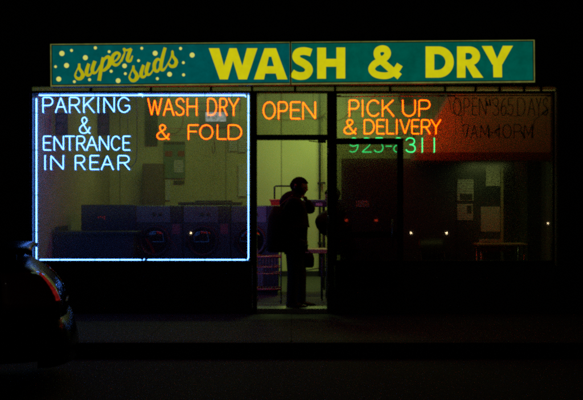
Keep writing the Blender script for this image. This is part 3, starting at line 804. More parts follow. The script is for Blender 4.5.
board('notice', 'long pale list sheet on the back wall lowest by the blue border', 'notice', 238.6, 247, 163.4, 196, M['paper'], th=.005)
vm = thing('brown_cabinet', 'brown upright cabinet against the back wall behind the first washer', 'cabinet', (wx(152.5, 5.6), 5.6, 0))
MB().box(-.18, .18, 0, .38, 0, wz(163.4, 5.6)).build('body', M['brown'], vm, bevel=.01)
MB().box(-.15, .15, -.012, .0, 1.0, wz(166, 5.6)).build('door', M['brown'], vm, bevel=.006)
def hung(label, px0, px1, blocks, Y):
    t = board('hanging_board', label, 'board', px0, px1, 112.6, 135.4, M['frame_dark'], Y, .02, extras=[('printed_block', M['brown'], *q) for q in blocks])
    m = MB()
    for p in (px0+2, px1-2): m.tube([at(p, 112.8, Y), (wx(p, Y), Y, CH)], .004, 6)
    each(shift(m, t.location), 'cord', M['cable'], t)
hung('dark board hanging indoors behind the P and A of PARKING', 55.4, 67.8, [(57, 66, 115, 122), (57, 63, 125, 132)], 1.2)
hung('dark board hanging indoors behind the N and G of PARKING', 97.4, 109.4, [(99, 108, 116, 123), (101, 108, 126, 133)], 2.2)
tv = thing('tv', 'black TV with a lit picture hung high behind the DRY lettering', 'TV', at(214, 108, 4.6))
a, b = at(199, 128, 4.6), at(231, 93, 4.6)
m = MB(); m.box(a.x, b.x, 4.6, 5.0, a.z, b.z); shift(m, tv.location).build('body', M['black'], tv, bevel=.02)
a, b = at(205.4, 121.4, 4.58), at(226, 112, 4.58)
m = MB(); m.box(a.x, b.x, 4.585, 4.598, a.z, b.z); shift(m, tv.location).build('screen', M['screen'], tv)
m = MB(); m.box(wx(212, 4.8), wx(216, 4.8), 4.75, 4.85, wz(93, 4.8), CH); shift(m, tv.location).build('ceiling_bracket', M['black'], tv)

# exit sign on the back wall
def text_mesh(s, size, mat, name, parent, loc, ext=.002):
    c = bpy.data.curves.new(name, 'FONT'); c.body = s; c.size = size; c.align_x = 'CENTER'; c.align_y = 'CENTER'; c.extrude = ext
    tmp = bpy.data.objects.new('tmp', c); COL.objects.link(tmp)
    bpy.context.view_layer.update()
    me = bpy.data.meshes.new_from_object(tmp.evaluated_get(bpy.context.evaluated_depsgraph_get()))
    bpy.data.objects.remove(tmp)
    me.materials.clear(); me.materials.append(mat)
    o = bpy.data.objects.new(name, me); COL.objects.link(o); o.parent = parent; o.location = loc; o.rotation_euler = (R(90), 0, 0)
    return o
ex = board('exit_sign', 'unlit cream exit sign with dark EXIT letters on the back wall', 'sign', 397.6, 412.6, 128.8, 138.4, M['wall'], th=.05)
text_mesh('EXIT', .14, M['frame_dark'], 'lettering', ex, (0, -.029, 0))
sp_ = thing('wall_speaker', 'round dark speaker high on the back wall behind the U of PICK UP', 'speaker', at(403.5, 98, 5.95))
m = MB(); m.cyl((0,.05,0), (0,-.03,0), .1, 24); m.build('housing', M['frame_dark'], sp_)
m = MB(); m.ring_y(0, 0, .075, .105, -.045, -.025, 24); m.build('rim', M['pipe'], sp_)

# ------------------------------------------------------------------ inside right: soffit, partitions, table
YS = .55
so = thing('soffit', 'cream hanging soffit with a slanted end behind the unlit lettering', 'soffit', at(417, 160, YS))
m = MB(); k = [at(461, 78, YS), at(417, 152.2, YS), at(560, 152.2, YS), at(560, 78, YS)]
m.prism([(p.x, p.z) for p in k], YS, YS+.5); shift(m, so.location).build('panel', M['soffit'], so)
m = MB(); a, b = at(414.6, 160.4, YS), at(560, 152.2, YS); m.box(a.x, b.x, YS-.02, YS+.52, a.z, b.z-.002); shift(m, so.location).build('red_trim', M['redtrim'], so)
hgm = MB()
for px in (470, 545): hgm.box(wx(px, YS)-.02, wx(px, YS)+.02, YS+.2, YS+.24, wz(78, YS), CH)
shift(hgm, so.location).build('hanger', M['dark'], so)
YP = 1.15
pt = thing('partition', 'dark partition screen with pinned papers and a pale edge strip', 'partition', at(341, 160, YP))
pt.location.z = 0
m = MB(); m.box(wx(341.5, YP), wx(500.6, YP), YP, YP+.06, 0, wz(158.4, YP)); shift(m, pt.location).build('panel', M['darkpart'], pt)
m = MB(); m.box(wx(500.7, YP), wx(503.2, YP), YP-.012, YP+.07, 0, wz(158.4, YP)); shift(m, pt.location).build('edge_strip', M['trimlight'], pt)
m = MB()
for px in (400, 456): m.box(wx(px, YP)-.008, wx(px, YP)+.008, YP-.008, YP-.001, 0, wz(158.4, YP))
shift(m, pt.location).build('joint_strip', M['dark'], pt)
pt2 = thing('partition', 'dark narrow partition beside the window end, past the lit gap', 'partition', (wx(527.5, 1.6), 1.6, 0))
MB().box(0, 1.15, 0, .06, 0, wz(140, 1.6)).build('panel', M['darkpart'], pt2)
MB().box(wx(503.4, 1.5)-wx(527.5, 1.6), wx(514.6, 1.5)-wx(527.5, 1.6), -.1, -.06, 0, wz(150, 1.5)).build('side_panel', M['darkpart'], pt2)
pl = thing('infill', 'added cream pillar in the gap between the dark partitions', 'infill', (wx(520, 1.75), 1.8, 0))  # added before the brighter back wall so the gap stays dim
MB().box(-.11, .13, -.05, .19, 0, CH).build('shaft', M['wall'], pl, bevel=.01)
MB().box(-.125, .145, -.065, .205, 0, .1).build('plinth', M['dark'], pl)
YN = YP-.012
board('notice', 'pale sheet pinned top of the dark partition close to its edge strip', 'notice', 486, 500, 164.6, 186, M['paper'], YN, .004)
board('notice', 'wide pale sheet pinned on the dark partition above the table', 'notice', 481, 500, 206.6, 231.6, M['paper'], YN, .004)
board('notice', 'upper of two grey posters pinned at the middle of the dark partition', 'notice', 457.4, 473.6, 179.4, 200.6, M['paper2'], YN, .004, extras=[('dark_block', M['frame_dark'], 460, 472, 194, 199.6)])
board('notice', 'lower of two grey posters pinned at the middle of the dark partition', 'notice', 457.4, 473, 204, 220, M['paper2'], YN, .004, extras=[('dark_block', M['frame_dark'], 467, 471.4, 206, 213)])
board('notice', 'small dim pale paper pinned on the dark partition behind the door leaf', 'notice', 356, 369, 200.6, 207, M['paper2'], YN, .004)
board('notice', 'small pale paper low on the dark partition by the leaning person', 'notice', 349, 356, 247.6, 252.6, M['paper2'], YN, .004)
YT = .62
tt = thing('folding_table', 'brown folding table with pale edge below the pinned sheets', 'table', (wx(479, YT), YT, 0))
zt = wz(244, YT); L_ = wx(528, YT)-wx(479, YT)
MB().box(0, L_, 0, .45, zt-.025, zt).build('table_top', M['trimlight'], tt, bevel=.004)
MB().box(.02, L_-.2, .012, .03, zt-.1, zt-.026).build('apron', M['brown'], tt)
for x in (.04, L_-.04):
    for y in (.05, .4): MB().tube([(x, y, 0), (x, y, zt-.026)], .014, 8).build('leg', M['steel'], tt)
bx = thing('paper_box', 'low grey paper box on the brown table', 'box', (wx(481, .85), .8, zt))
MB().box(0, .26, 0, .2, 0, .05).build('box', M['paper2'], bx, bevel=.003)
def chair(label, x, y, rz):
    t = thing('chair', label, 'chair', (x, y, 0), rz)
    MB().box(-.21, .21, -.21, .21, .43, .46).build('seat', M['black'], t, bevel=.012)
    m = MB(); n = 9
    vs = []
    for i in range(n):
        a = -1+2*i/(n-1)
        for z in (.58, .72, .86): vs.append((.2*a, .22+.04*(1-a*a)+(z-.58)*.15, z+.02*(1-a*a)*(z > .8)))
    m.add(vs, [(i*3+j, (i+1)*3+j, (i+1)*3+j+1, i*3+j+1) for i in range(n-1) for j in range(2)], True)
    o = m.build('backrest', M['black'], t); md = o.modifiers.new('thick', 'SOLIDIFY'); md.thickness = .012
    for x_ in (-.18, .18):
        MB().tube([(x_, -.18, 0), (x_, -.17, .43)], .011, 8).build('leg', M['pipe'], t)
        MB().tube([(x_, .24, 0), (x_, .18, .43), (x_, .23, .7)], .011, 8).build('leg', M['pipe'], t)
chair('black plastic chair in front of the dark partition posters', wx(440, .75), .72, R(20))

# ------------------------------------------------------------------ ceiling lights, added fill lights at the soffit
def fixture(label, x, y, ln, watt, col, drop=0):
    t = thing('ceiling_light', label, 'ceiling light', (x, y, CH-.06-drop), 0, 'fluorescent ceiling lights')
    MB().box(-ln/2, ln/2, -.11, .11, 0, .055).build('housing', M['ceil'], t)
    ld = bpy.data.lights.new('tube_light', 'AREA'); ld.shape = 'RECTANGLE'; ld.size = ln; ld.size_y = .16; ld.energy = watt; ld.color = col
    lo = bpy.data.objects.new('tube_light', ld); COL.objects.link(lo); lo.parent = t; lo.location = (0, 0, -.012)
    if drop:
        lo.rotation_euler = (R(-30), 0, 0)      # tilted towards the glass
        for x_ in (-ln*.4, ln*.4): MB().tube([(x_, 0, .055), (x_, 0, .058+drop)], .008, 8).build('hanger', M['pipe'], t)
GC = (.64, 1.0, .27)
fixture('fluorescent ceiling light near the back wall behind the doorway', .75, 4.7, 1.5, 35, GC)
fixture('fluorescent ceiling light near the back wall behind the washers', -1.5, 3.9, 1.8, 46, GC)
fixture('added fill light between the window and the cream soffit', 2.75, .27, 1.5, 2.6, (.95, 1.0, .32), .38)  # added fill, brightens the soffit face and the frosted strip
def fill_light(label, x, y, z, ln, watt, col):
    t = thing('fill_light', label, 'fill light', (x, y, z))
    MB().box(-ln/2, ln/2, -.03, .03, -.02, 0).build('housing', M['dark'], t)
    ld = bpy.data.lights.new('tube_light', 'AREA'); ld.shape = 'RECTANGLE'; ld.size = ln*.9; ld.size_y = .04; ld.energy = watt; ld.color = col
    lo = bpy.data.objects.new('tube_light', ld); COL.objects.link(lo); lo.parent = t; lo.location = (0, 0, -.026)
fill_light('added dim fill lamp under the cream soffit above the pinned sheets', 2.62, .8, wz(160.4, YS)-.001, .6, 1.1, (.8, 1.0, .3))  # added lamp, lifts the pinned papers and the table edge

# ------------------------------------------------------------------ people
def lerp(a, b, t): return a+(b-a)*t
def skin_body(name, joints, bones, mat, parent, root=0, sub=2):
    """joints: (x,y,z,rx,ry); one continuous skinned surface"""
    me = bpy.data.meshes.new(name); me.from_pydata([j[:3] for j in joints], bones, [])
    o = bpy.data.objects.new(name, me); COL.objects.link(o); o.parent = parent
    me.materials.append(mat)
    md = o.modifiers.new('skin', 'SKIN'); md.use_smooth_shade = True
    for i, j in enumerate(joints):
        sv = me.skin_vertices[0].data[i]; sv.radius = (j[3], j[4] if len(j) > 4 else j[3]); sv.use_root = (i == root)
    s = o.modifiers.new('sub', 'SUBSURF'); s.levels = sub; s.render_levels = sub
    return o
def head_mesh(parent, loc, yaw, pitch, mat_skin, mat_hair, hs=.232, hair_len=.0):
    """head facing +X: skull, jaw, brow, nose, mouth, ears, eyes; hair as a shell"""
    h = bpy.data.objects.new('head', None)
    n, k = 36, 26
    def rad(u, v):                    # u azimuth (0 = face), v from -1 chin to 1 top
        c = math.sqrt(max(0, 1-v*v))
        x = c*math.cos(u)*.50*1.72/2*1.0; y = c*math.sin(u)*.5*1.34/2; z = v*.5
        f = max(0, math.cos(u))
        if v < -.05:                  # jaw narrows, face stays flat
            q = (-.05-v); x *= 1-.22*q*(1 if f > 0 else 1.9); y *= 1-.42*q
            x += .10*q*f
        if f > 0:
            x += .075*math.exp(-((v+.14)/.12)**2)*math.exp(-(u/.20)**2)*(1.0)         # nose
            x += .022*math.exp(-((v-.10)/.08)**2)*math.exp(-(u/.65)**2)               # brow
            x -= .028*math.exp(-((v-.0)/.08)**2)*math.exp(-((abs(u)-.42)/.2)**2)      # eye sockets
            x += .02*math.exp(-((v+.42)/.05)**2)*math.exp(-(u/.3)**2)                 # lips
            x -= .012*math.exp(-((v+.50)/.03)**2)*math.exp(-(u/.35)**2)
            x += .028*math.exp(-((v+.78)/.13)**2)*math.exp(-(u/.4)**2)                # chin
        return Vector((x, y, z))*hs
    def grid(fn, vmin, us):
        vs = []; fs = []
        for i in range(k+1):
            v = lerp(vmin, 1, i/k); v = math.sin(v*math.pi/2)
            for j in range(n): vs.append(fn(2*math.pi*j/n, v))
        for i in range(k):
            for j in range(n): fs.append((i*n+j, i*n+(j+1) % n, (i+1)*n+(j+1) % n, (i+1)*n+j))
        return vs, fs
    T = Matrix.Translation(loc) @ Matrix.Rotation(yaw, 4, 'Z') @ Matrix.Rotation(pitch, 4, 'Y')
    vs, fs = grid(rad, -1, n)
    m = MB(); m.add([T @ v for v in vs], fs, True)
    for s in (1, -1):                 # ears
        m.tube([T @ Vector((-.01*1, s*.31*hs, .07*hs*1)), T @ Vector((-.025, s*.365*hs, .10*hs)), T @ Vector((-.03, s*.37*hs, -.03*hs)), T @ Vector((-.012, s*.32*hs, -.15*hs))], [.008,.013,.012,.007], 8)
    ho = m.build('head', mat_skin, parent)
    e = MB()
    for s in (1, -1):
        c = T @ Vector((.375*hs, s*.14*hs, .01*hs)); 
        e.tube([c+Vector((0,0,-.011)), c+Vector((0,0,-.006)), c, c+Vector((0,0,.006)), c+Vector((0,0,.011))], [.002,.009,.011,.009,.002], 10)
    e.build('eye', M['black'], ho)
    def hair(u, v):
        p = rad(u, max(v, -.98))
        face = math.cos(u)
        lift = .055 if face < .45 or v > .42 else -.06
        if v < -.55-hair_len: lift = -.08
        w = 1+lift*2*(1+.45*math.sin(9*u+5*v)*math.cos(7*v)+.35*math.sin(17*u-8*v))
        q = Vector((p.x*w - .02*hs*max(0,-face), p.y*w, p.z*(1.05 if v > .2 else 1)))
        return q
    vs, fs = grid(hair, -.75, n)
    m = MB(); m.add([T @ v for v in vs], fs, True)
    o = m.build('hair', mat_hair, parent)
    return ho
def hand(parent, wrist, direction, palm_n, mat, s=1.0, curl=.5):
    d = Vector(direction).normalized(); nrm = Vector(palm_n); nrm = (nrm - d*nrm.dot(d)).normalized(); side_ = d.cross(nrm)
    w = Vector(wrist); J = [(*w, .026*s, .02*s), (*(w+d*.045*s), .036*s, .018*s), (*(w+d*.085*s), .038*s, .017*s)]
    Bn = [(0,1),(1,2)]
    for i, (off, ln) in enumerate(((-.030,.066),(-.010,.078),(.011,.072),(.030,.056))):
        base = w+d*.088*s+side_*off*s; a = 0; p = base; prev = 2
        J.append((*p, .0095*s, .0095*s)); Bn.append((prev, len(J)-1)); prev = len(J)-1
        for q in (.42, .33, .25):
            a += curl*(.9 if q > .4 else 1.1)
            p = p + (d*math.cos(a)+nrm*math.sin(a))*ln*q*s
            J.append((*p, .0085*s, .0085*s)); Bn.append((prev, len(J)-1)); prev = len(J)-1
    p = w+d*.03*s-side_*.03*s; J.append((*p, .013*s, .012*s)); Bn.append((1, len(J)-1))
    for q in (.034, .03):
        p = p+(d*.75-side_*.5+nrm*.35).normalized()*q*s; J.append((*p, .0095*s, .0095*s)); Bn.append((len(J)-2, len(J)-1))
    return skin_body('hand', J, Bn, mat, parent, 0, 1)
def shoe(parent, x, y, yaw, mat, lift=0):
    m = MB(); prof = [(-.09,.0,.038,.085),(-.06,.0,.042,.09),(0,.0,.043,.085),(.07,.0,.046,.062),(.13,.0,.045,.045),(.17,.0,.034,.034),(.185,.0,.015,.02)]
    vs = []; n = 10
    for px, _, hw, hh in prof:
        for j in range(n):
            a = 2*math.pi*j/n; vs.append((px, hw*math.cos(a), hh/2+hh/2*math.sin(a)*(1 if math.sin(a) > 0 else 1)))
    fs = [(i*n+j, i*n+(j+1) % n, (i+1)*n+(j+1) % n, (i+1)*n+j) for i in range(len(prof)-1) for j in range(n)] + [tuple(range(n)), tuple(range((len(prof)-1)*n, len(prof)*n))]
    Tm = Matrix.Translation((x, y, lift)) @ Matrix.Rotation(yaw, 4, 'Z')
    m.add([Tm @ Vector(v) for v in vs], fs, True); m.build('shoe', mat, parent)

# standing person, side on, facing the right
P1 = thing('person', 'person standing in the open doorway in a bulky dark jacket, seen in silhouette', 'person', (wx(294, .28), .28, 0))
J = [(0,0,.90,.185,.16), (.0,0,1.05,.205,.18), (.005,0,1.2,.205,.185), (.01,0,1.33,.165,.165), (.035,0,1.43,.075,.075), (.05,0,1.50,.06,.06),     # 0-5 trunk, neck
     (-.02,-.17,1.36,.085,.085), (-.17,-.235,1.08,.075,.07), (-.19,-.235,1.02,.068,.066), (-.02,-.22,.93,.055,.055), (.055,-.2,.90,.045,.045),  # 6-10 near arm, hand to pocket
     (.05,.17,1.35,.08,.08), (.21,.17,1.27,.07,.068), (.245,.15,1.27,.062,.06), (.19,.06,1.36,.05,.05), (.165,.04,1.395,.04,.04),      # 11-15 far arm raised to the collar
     (0,0,.82,.19,.17), (-.01,0,.73,.19,.165)]
Bn = [(0,1),(1,2),(2,3),(3,4),(4,5),(3,6),(6,7),(7,8),(8,9),(9,10),(3,11),(11,12),(12,13),(13,14),(14,15),(0,16),(16,17)]
skin_body('jacket', J, Bn, M['jacket'], P1, 0, 2)
hd = MB(); q = spline([(-.15,1.27,.03),(-.125,1.36,.075),(-.085,1.425,.075),(.0,1.445,.085),(.09,1.42,.06)], 6)
hd.tube([(x, 0, z) for x, z, _ in q], [max(.02, w) for _,_,w in q], 14); hd.build('hood', M['jacket'], P1)
J = [(0,0,.86,.13,.12),(-.01,-.07,.78,.115,.11),(-.005,-.075,.45,.09,.088),(-.03,-.075,.10,.078,.072),(-.03,-.075,.04,.075,.065),(.03,.075,.78,.115,.11),(.08,.085,.46,.09,.088),(.085,.09,.1,.078,.072),(.085,.09,.04,.075,.065)]
skin_body('trousers', J, [(0,1),(1,2),(2,3),(3,4),(0,5),(5,6),(6,7),(7,8)], M['trousers'], P1, 0, 2)
head_mesh(P1, Vector((.07, 0, 1.57)), R(-18), R(10), M['skin'], M['hair'], .256, .25)
hand(P1, (.17, .04, 1.385), (-.35, -.5, .6), (-.6, -.3, -.6), M['skin'], 1, .5)
hand(P1, (.06, -.2, .90), (.8, .1, -.5), (0, 1, 0), M['skin'], .95, .35)
shoe(P1, -.01, -.075, R(-12), M['shoe']); shoe(P1, .105, .09, R(14), M['shoe'])
sb = thing('shoulder_bag', 'dark shoulder bag hanging at the back of the standing person', 'bag', (wx(294, .28)-.215, .22, .72))
m = MB(); vs = []
for i, (z, hx_, hy_) in enumerate(((0,.11,.1),(.03,.155,.13),(.22,.15,.135),(.46,.125,.12),(.60,.06,.1))):
    for j in range(14):
        a = 2*math.pi*j/14; ca, sa = math.cos(a), math.sin(a)
        vs.append((hx_*math.copysign(abs(ca)**.6, ca), hy_*math.copysign(abs(sa)**.6, sa), z))
m.add(vs, [(i*14+j, i*14+(j+1) % 14, (i+1)*14+(j+1) % 14, (i+1)*14+j) for i in range(4) for j in range(14)]+[tuple(range(14)), tuple(range(56,70))], True)
m.build('pouch', M['jacket2'], sb)
m = MB(); q = spline([(.03,.58),(.05,.62),(.12,.68),(.2,.74)], 6); m.tube([(x, -.03, z) for x, z, _ in q], .012, 6); m.build('strap', M['cable'], sb)

hb = thing('handbag', 'small dark bag hanging in front of the standing person at table height', 'bag', (wx(309, .2), .2, .52))
m = MB(); vs = []
for i, (z, hx_, hy_) in enumerate(((0,.045,.03),(.02,.065,.045),(.12,.07,.05),(.19,.05,.035))):
    for j in range(12):
        a = 2*math.pi*j/12; vs.append((hx_*math.cos(a), hy_*math.sin(a), z))
m.add(vs, [(i*12+j, i*12+(j+1) % 12, (i+1)*12+(j+1) % 12, (i+1)*12+j) for i in range(3) for j in range(12)]+[tuple(range(12)), tuple(range(36,48))], True)
m.build('pouch', M['jacket2'], hb)
m = MB(); m.tube([(-.04,0,.18), (-.1,0,.29), (-.13,-.06,.36), (-.11,-.02,.30), (.03,0,.18)], .006, 6); m.build('strap', M['cable'], hb)
# leaning person behind the door leaf, facing left
P2 = thing('person', 'person in dark clothes leaning towards the doorway, seen dimly through the door leaf', 'person', (wx(347, .62), .62, 0), R(180))
J = [(.04,0,.86,.19,.17), (.09,0,1.0,.20,.18), (.15,0,1.14,.205,.18), (.16,0,1.25,.16,.16), (.15,0,1.34,.07,.07), (.165,0,1.38,.058,.058),
     (.10,.17,1.26,.075,.075), (.33,.2,1.13,.105,.10), (.37,.19,1.10,.10,.095), (.30,.08,.98,.065,.06), (.26,.05,.95,.045,.045),
     (.10,-.17,1.26,.075,.075), (.30,-.2,1.15,.105,.10), (.35,-.19,1.12,.10,.095), (.30,-.09,.98,.06,.06), (.27,-.05,.94,.042,.042), (.03,0,.74,.20,.18)]
Bn = [(0,1),(1,2),(2,3),(3,4),(4,5),(3,6),(6,7),(7,8),(8,9),(9,10),(3,11),(11,12),(12,13),(13,14),(14,15),(0,16)]
skin_body('coat', J, Bn, M['jacket2'], P2, 0, 2)
J = [(0,0,.82,.12,.11),(.0,-.07,.74,.095,.095),(.03,-.08,.43,.07,.07),(.0,-.08,.10,.058,.056),(0,-.08,.04,.056,.05),(-.0,.07,.74,.095,.095),(.0,.08,.43,.07,.07),(-.05,.08,.1,.058,.056),(-.05,.08,.04,.056,.05)]
skin_body('trousers', J, [(0,1),(1,2),(2,3),(3,4),(0,5),(5,6),(6,7),(7,8)], M['trousers'], P2, 0, 2)
head_mesh(P2, Vector((.195, 0, 1.455)), R(5), R(18), M['skin'], M['hair'], .225, .35)
hand(P2, (.26, .05, .95), (-.5, -.5, -.5), (-.6, .4, 0), M['skin'], .95, .5)
hand(P2, (.27, -.05, .94), (-.5, .5, -.5), (-.6, -.4, 0), M['skin'], .95, .4)
shoe(P2, .02, -.08, R(-6), M['shoe']); shoe(P2, -.03, .08, R(6), M['shoe'])

# ------------------------------------------------------------------ cars
def car(label, loc, rz, paint, spoiler=True, name='parked_car'):
    """local: rear bumper at x=0, nose at x=-4.3, z=0 road"""
    t = thing(name, label, 'car', loc, rz)
    # stations: x, z_bottom, z_belt, z_top, half width at belt, half width at top
    st = [(-4.30,.30,.48,.55,.50,.40),(-4.22,.20,.52,.64,.68,.56),(-4.0,.18,.60,.74,.80,.66),(-3.5,.18,.68,.84,.86,.74),(-3.05,.18,.76,.92,.875,.76),
          (-2.75,.18,.82,1.04,.88,.72),(-2.35,.18,.86,1.26,.88,.60),(-1.95,.18,.87,1.34,.88,.57),(-1.5,.18,.88,1.34,.88,.57),(-1.1,.18,.90,1.28,.875,.57),
          (-.75,.19,.93,1.17,.86,.60),(-.48,.2,.95,1.10,.84,.64),(-.34,.2,.93,1.075,.80,.63),(-.20,.21,.86,.965,.76,.62),(-.10,.22,.78,.86,.73,.61),(-.06,.24,.71,.78,.71,.60),(-.045,.28,.66,.715,.69,.58)]
    n = 0; vs = []; rows = []
    for x, zb, zl, zt, w, wt in st:
        half = [(0,zb),(w*.75,zb),(w*.95,zb+.06),(w*1.0,lerp(zb,zl,.5)),(w*.985,zl),(lerp(w*.97,wt,.5),lerp(zl,zt,.55)),(wt,zt-.02*(zt>1)-.01),(wt*.6,zt+.015),(0,zt+.022)]
        ring = [(x, -y, z) for y, z in half] + [(x, y, z) for y, z in reversed(half[1:-1])]
        rows.append(len(ring)); vs += ring
    k = rows[0]
    fs = [(i*k+j, (i+1)*k+j, (i+1)*k+(j+1) % k, i*k+(j+1) % k) for i in range(len(st)-1) for j in range(k)]
    fs += [tuple(range(k)), tuple(range((len(st)-1)*k, len(st)*k))]
    m = MB(); m.add(vs, fs, True)
    b = m.build('body', paint, t); s = b.modifiers.new('sub', 'SUBSURF'); s.levels = 1; s.render_levels = 2
    def sec(x):
        for a, c in zip(st[:-1], st[1:]):
            if a[0] <= x <= c[0]:
                f = (x-a[0])/(c[0]-a[0]); return [lerp(p, q, f) for p, q in zip(a, c)]
    # bumpers: rounded bars wrapping the ends
    def bumper(nm_, x0, sgn_, z0, z1, w):
        m = MB(); vs = []; pts = []
        for i in range(17):
            a = -90+180*i/16
            pts.append((x0+sgn_*(.26*math.cos(R(a))**.55 if abs(a) < 90 else 0), w*math.sin(R(a))))
        prof = [(-.02,z1),(.015,z1-.01),(.05,lerp(z1,z0,.35)),(.075,lerp(z1,z0,.6)),(.06,z0+.02),(.0,z0)]
        for px, py in pts:
            dn = Vector((sgn_*max(.15, math.sqrt(max(0,1-(py/w)**2))), py/w*.6)).normalized()
            for o_, z in prof: vs.append((px+dn.x*o_, py+dn.y*o_, z))
        kk = len(prof)
        m.add(vs, [(i*kk+j, (i+1)*kk+j, (i+1)*kk+j+1, i*kk+j+1) for i in range(16) for j in range(kk-1)], True)
        m.build(nm_, paint, t)
    bumper('bumper', -.245, 1, .20, .60, .80); bumper('bumper', -4.08, -1, .18, .52, .80)
    # side windows / screens set just proud of the body
    def quad_on(nm_, pts, mat, off):
        m = MB(); n_ = len(pts); m.add([Vector(p) for p in pts], [tuple(range(n_))]); o = m.build(nm_, mat, t); sd = o.modifiers.new('thick', 'SOLIDIFY'); sd.thickness = .006; return o
    for sd in (-1, 1):
        for xa, xb, xc, xd in ((-2.62, -1.78, -2.22, -1.76), (-1.70, -.95, -1.70, -1.25)):
            pts = []
            for x, u in ((xa, .12), (xb, .12), (xd, .90), (xc, .90)):
                q = sec(x); w0 = q[4]*.985; w1 = q[5]; z = lerp(q[2], q[3], u); y = lerp(w0, w1, u)+.012
                pts.append((x, sd*y, z))
            quad_on('side_window', pts, M['carglass'], 0)
    ws = []
    for x, f_ in ((-2.86, .93), (-2.40, .93)):
        q = sec(x); ws.append((x, q[5]*f_, q[3]+.03))
    quad_on('windscreen', [(ws[0][0], -ws[0][1], ws[0][2]), (ws[0][0], ws[0][1], ws[0][2]), (ws[1][0], ws[1][1], ws[1][2]), (ws[1][0], -ws[1][1], ws[1][2])], M['carglass'], 0)
    q0, q1 = sec(-1.2), sec(-.62)
    quad_on('rear_window', [(-1.2, -.5, q0[3]+.035), (-.62, -.54, q1[3]+.035), (-.62, .54, q1[3]+.035), (-1.2, .5, q0[3]+.035)], M['carglass'], 0)
    for x in (-3.45, -.92):
        for sd in (-1, 1):
            w = thing('wheel', None, None); w.parent = t; w.location = (x, sd*.76, .31)
            m = MB(); m.ring_y(0, 0, .20, .31, -.11, .11, 28); m.build('tyre', M['tyre'], w)
            m = MB(); m.disc_y(0, 0, .2, -.08, .08, 24)
            for i in range(5):
                a = 2*math.pi*i/5; m.tube([(0, sd*.095, 0), (.18*math.cos(a), sd*.095, .18*math.sin(a))], .022, 6)
            m.build('rim', M['rim'], w)
    # tail lamps wrapping the rear corners, laid on the body surface
    bpy.context.view_layer.update()
    from mathutils.bvhtree import BVHTree
    ev = b.evaluated_get(bpy.context.evaluated_depsgraph_get()); me = ev.to_mesh()
    tree = BVHTree.FromPolygons([v.co.copy() for v in me.vertices], [tuple(p.vertices) for p in me.polygons]); ev.to_mesh_clear()
    for sd in (-1, 1):
        def lamp(a0, a1, z0, z1, mat, nm_, off):
            m = MB(); vs = []; N, K = 10, 8
            for i in range(N):
                a = R(lerp(a0, a1, i/(N-1)))
                for j_ in range(K):
                    z = lerp(z0, z1, j_/(K-1)); c = Vector((-.75, sd*.30, z)); d = Vector((math.cos(a), sd*math.sin(a), 0))
                    hit, nn, _, _ = tree.ray_cast(c+d*2, -d)
                    if hit is None: hit, nn = c+d*.3, d
                    if nn.dot(d) < 0: nn = -nn
                    vs.append(hit+nn*off)
            m.add(vs, [(i*K+j_, (i+1)*K+j_, (i+1)*K+j_+1, i*K+j_+1) for i in range(N-1) for j_ in range(K-1)], True)
            o = m.build(nm_, mat, t); q = o.modifiers.new('thick', 'SOLIDIFY'); q.thickness = .01
            return o
        L1 = lamp(66, 6, .70, .985, M['lens'], 'tail_lamp', .010)
        L2 = lamp(30.5, 26.5, .75, .97, M['tailglint'], 'glint_strip', .014); L2.parent = L1  # faint glow standing in for neon mirrored in the red lens
        L3 = lamp(22, 12, .71, .80, M['clearlens'], 'clear_section', .014); L3.parent = L1
    # head lamps
    for sd in (-1, 1):
        m = MB(); vs = []
        hp = MB()
        c = Vector((-4.20, sd*.55, .575))
        m.tube([c+Vector((.10,0,0)), c+Vector((.02,0,0)), c+Vector((-.05,0,0)), c+Vector((-.075,0,0))], [.09,.085,.07,.03], 18)
        m.build('head_lamp', M['carglass'], t)
    if spoiler:
        m = MB()
        prof = [(-.62,1.205),(-.50,1.222),(-.34,1.216),(-.292,1.200),(-.305,1.172),(-.42,1.165),(-.56,1.172)]
        n_ = len(prof); vs = []
        for y in (-.70,-.66,-.35,0,.35,.66,.70):
            dz = -.03*(abs(y)/.7)**4; sc2_ = .8 if abs(y) > .68 else 1
            vs += [(lerp(-.45, x, sc2_), y, lerp(1.19, z, sc2_)+dz) for x, z in prof]
        m.add(vs, [(i*n_+j, (i+1)*n_+j, (i+1)*n_+(j+1) % n_, i*n_+(j+1) % n_) for i in range(6) for j in range(n_)] + [tuple(range(n_)), tuple(range(6*n_, 7*n_))], True)
        for sd in (-1, 1): m.box(-.56, -.42, sd*.55-.02, sd*.55+.02, 1.02, 1.18)
        m.build('spoiler', M['carpaint'], t)
    m = MB(); m.box(-.02, -.006, -.26, .26, .60, .71); m.build('number_plate', M['clearlens'], t)
    return t
c0 = car('black hatchback parked at the kerb with rear wing and red tail lamp', (-2.02, -4.10, RDZ), R(10), M['carpaint'])
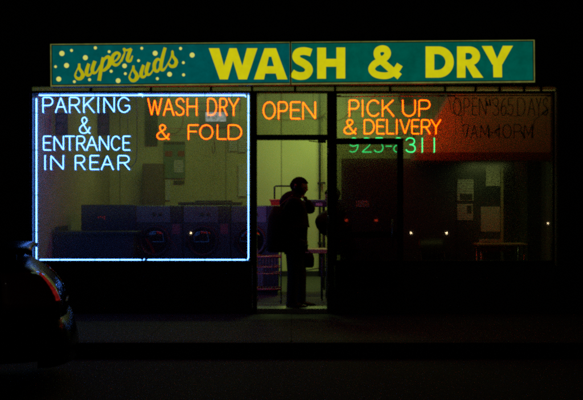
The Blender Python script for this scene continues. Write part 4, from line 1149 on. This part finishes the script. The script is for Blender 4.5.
# cars across the street behind the viewpoint: their lamps glint in the shop glass
def lit(c, heads=True, tails=False, amber=False):
    for ch in [x for x in c.children]:
        if ch.name.startswith('head_lamp') and heads:
            l = MB(); l.disc_y(0, 0, .032, -.01, .01, 18)
            o = l.build('bulb', M['headlamp'], None); o.parent = ch
            y = .55 if sum(v.co.y for v in ch.data.vertices) > 0 else -.55
            o.location = (-4.285, y, .575); o.rotation_euler = (0, 0, R(90))
def streetcar(label, X, Y, rz, heads, tails):
    c = car(label, (X, Y, RDZ), rz, M['carpaint2'], spoiler=False)
    if heads: lit(c)
    if tails:
        for sd in (-1, 1):
            m = MB(); m.box(-.02, -.0, sd*.6-.06, sd*.6+.06, .74, .82); m.build('brake_light', M['taillit'], c)
    return c
streetcar('grey car across the street facing the shop, its head lamps glinting in the washer window', wx(173.5, 20), -24.2, R(-90), True, False)
streetcar('grey car across the street facing the shop, its head lamps glinting in the soffit window', wx(428.5, 20), -24.2, R(-90), True, False)
streetcar('grey car across the street turned away, its red tail lamps glinting in the door leaf', wx(361, 30), -30, R(90), False, True)
streetcar('grey car well down the street, one head lamp glinting at the soffit window end', wx(560, 34), -38.2, R(-90), True, False)

# ------------------------------------------------------------------ world, moon, camera
wd = bpy.data.worlds.new('World'); scn.world = wd; wd.use_nodes = True
nt = wd.node_tree; nt.nodes.clear()
o = nt.nodes.new('ShaderNodeOutputWorld'); bg = nt.nodes.new('ShaderNodeBackground'); sky = nt.nodes.new('ShaderNodeTexSky')
sky.sky_type = 'NISHITA'; sky.sun_disc = False; sky.sun_elevation = R(25); sky.sun_rotation = R(200)
bg.inputs['Strength'].default_value = .0003
nt.links.new(sky.outputs['Color'], bg.inputs['Color']); nt.links.new(bg.outputs['Background'], o.inputs['Surface'])
sl = bpy.data.lights.new('moon_light', 'SUN'); sl.energy = .004; sl.angle = R(.5); sl.color = (1, .9, .78)
so_ = bpy.data.objects.new('moon_light', sl); COL.objects.link(so_); so_.rotation_euler = (R(65), 0, R(-20))
cam = bpy.data.cameras.new('camera'); co = bpy.data.objects.new('camera', cam); COL.objects.link(co)
co.location = (0, -D, CZ); co.rotation_euler = (R(90), 0, 0)
cam.sensor_width = 36; cam.lens = 36*D/(583/S0); cam.clip_end = 500
cam.shift_x = -(CX-291.5)/583
scn.camera = co
vs_ = scn.view_settings; vs_.view_transform = 'Standard'; vs_.look = 'None'; vs_.exposure = 0; vs_.gamma = 1; vs_.use_curve_mapping = False
cy = scn.cycles
cy.use_denoising = False; cy.filter_width = 2.6; cy.max_bounces = 10; cy.transparent_max_bounces = 24; cy.diffuse_bounces = 4
cy.sample_clamp_indirect = 1.0; cy.caustics_reflective = False; cy.caustics_refractive = False
for k_ in ('blue', 'neonred', 'green'): M[k_].cycles.emission_sampling = 'FRONT'
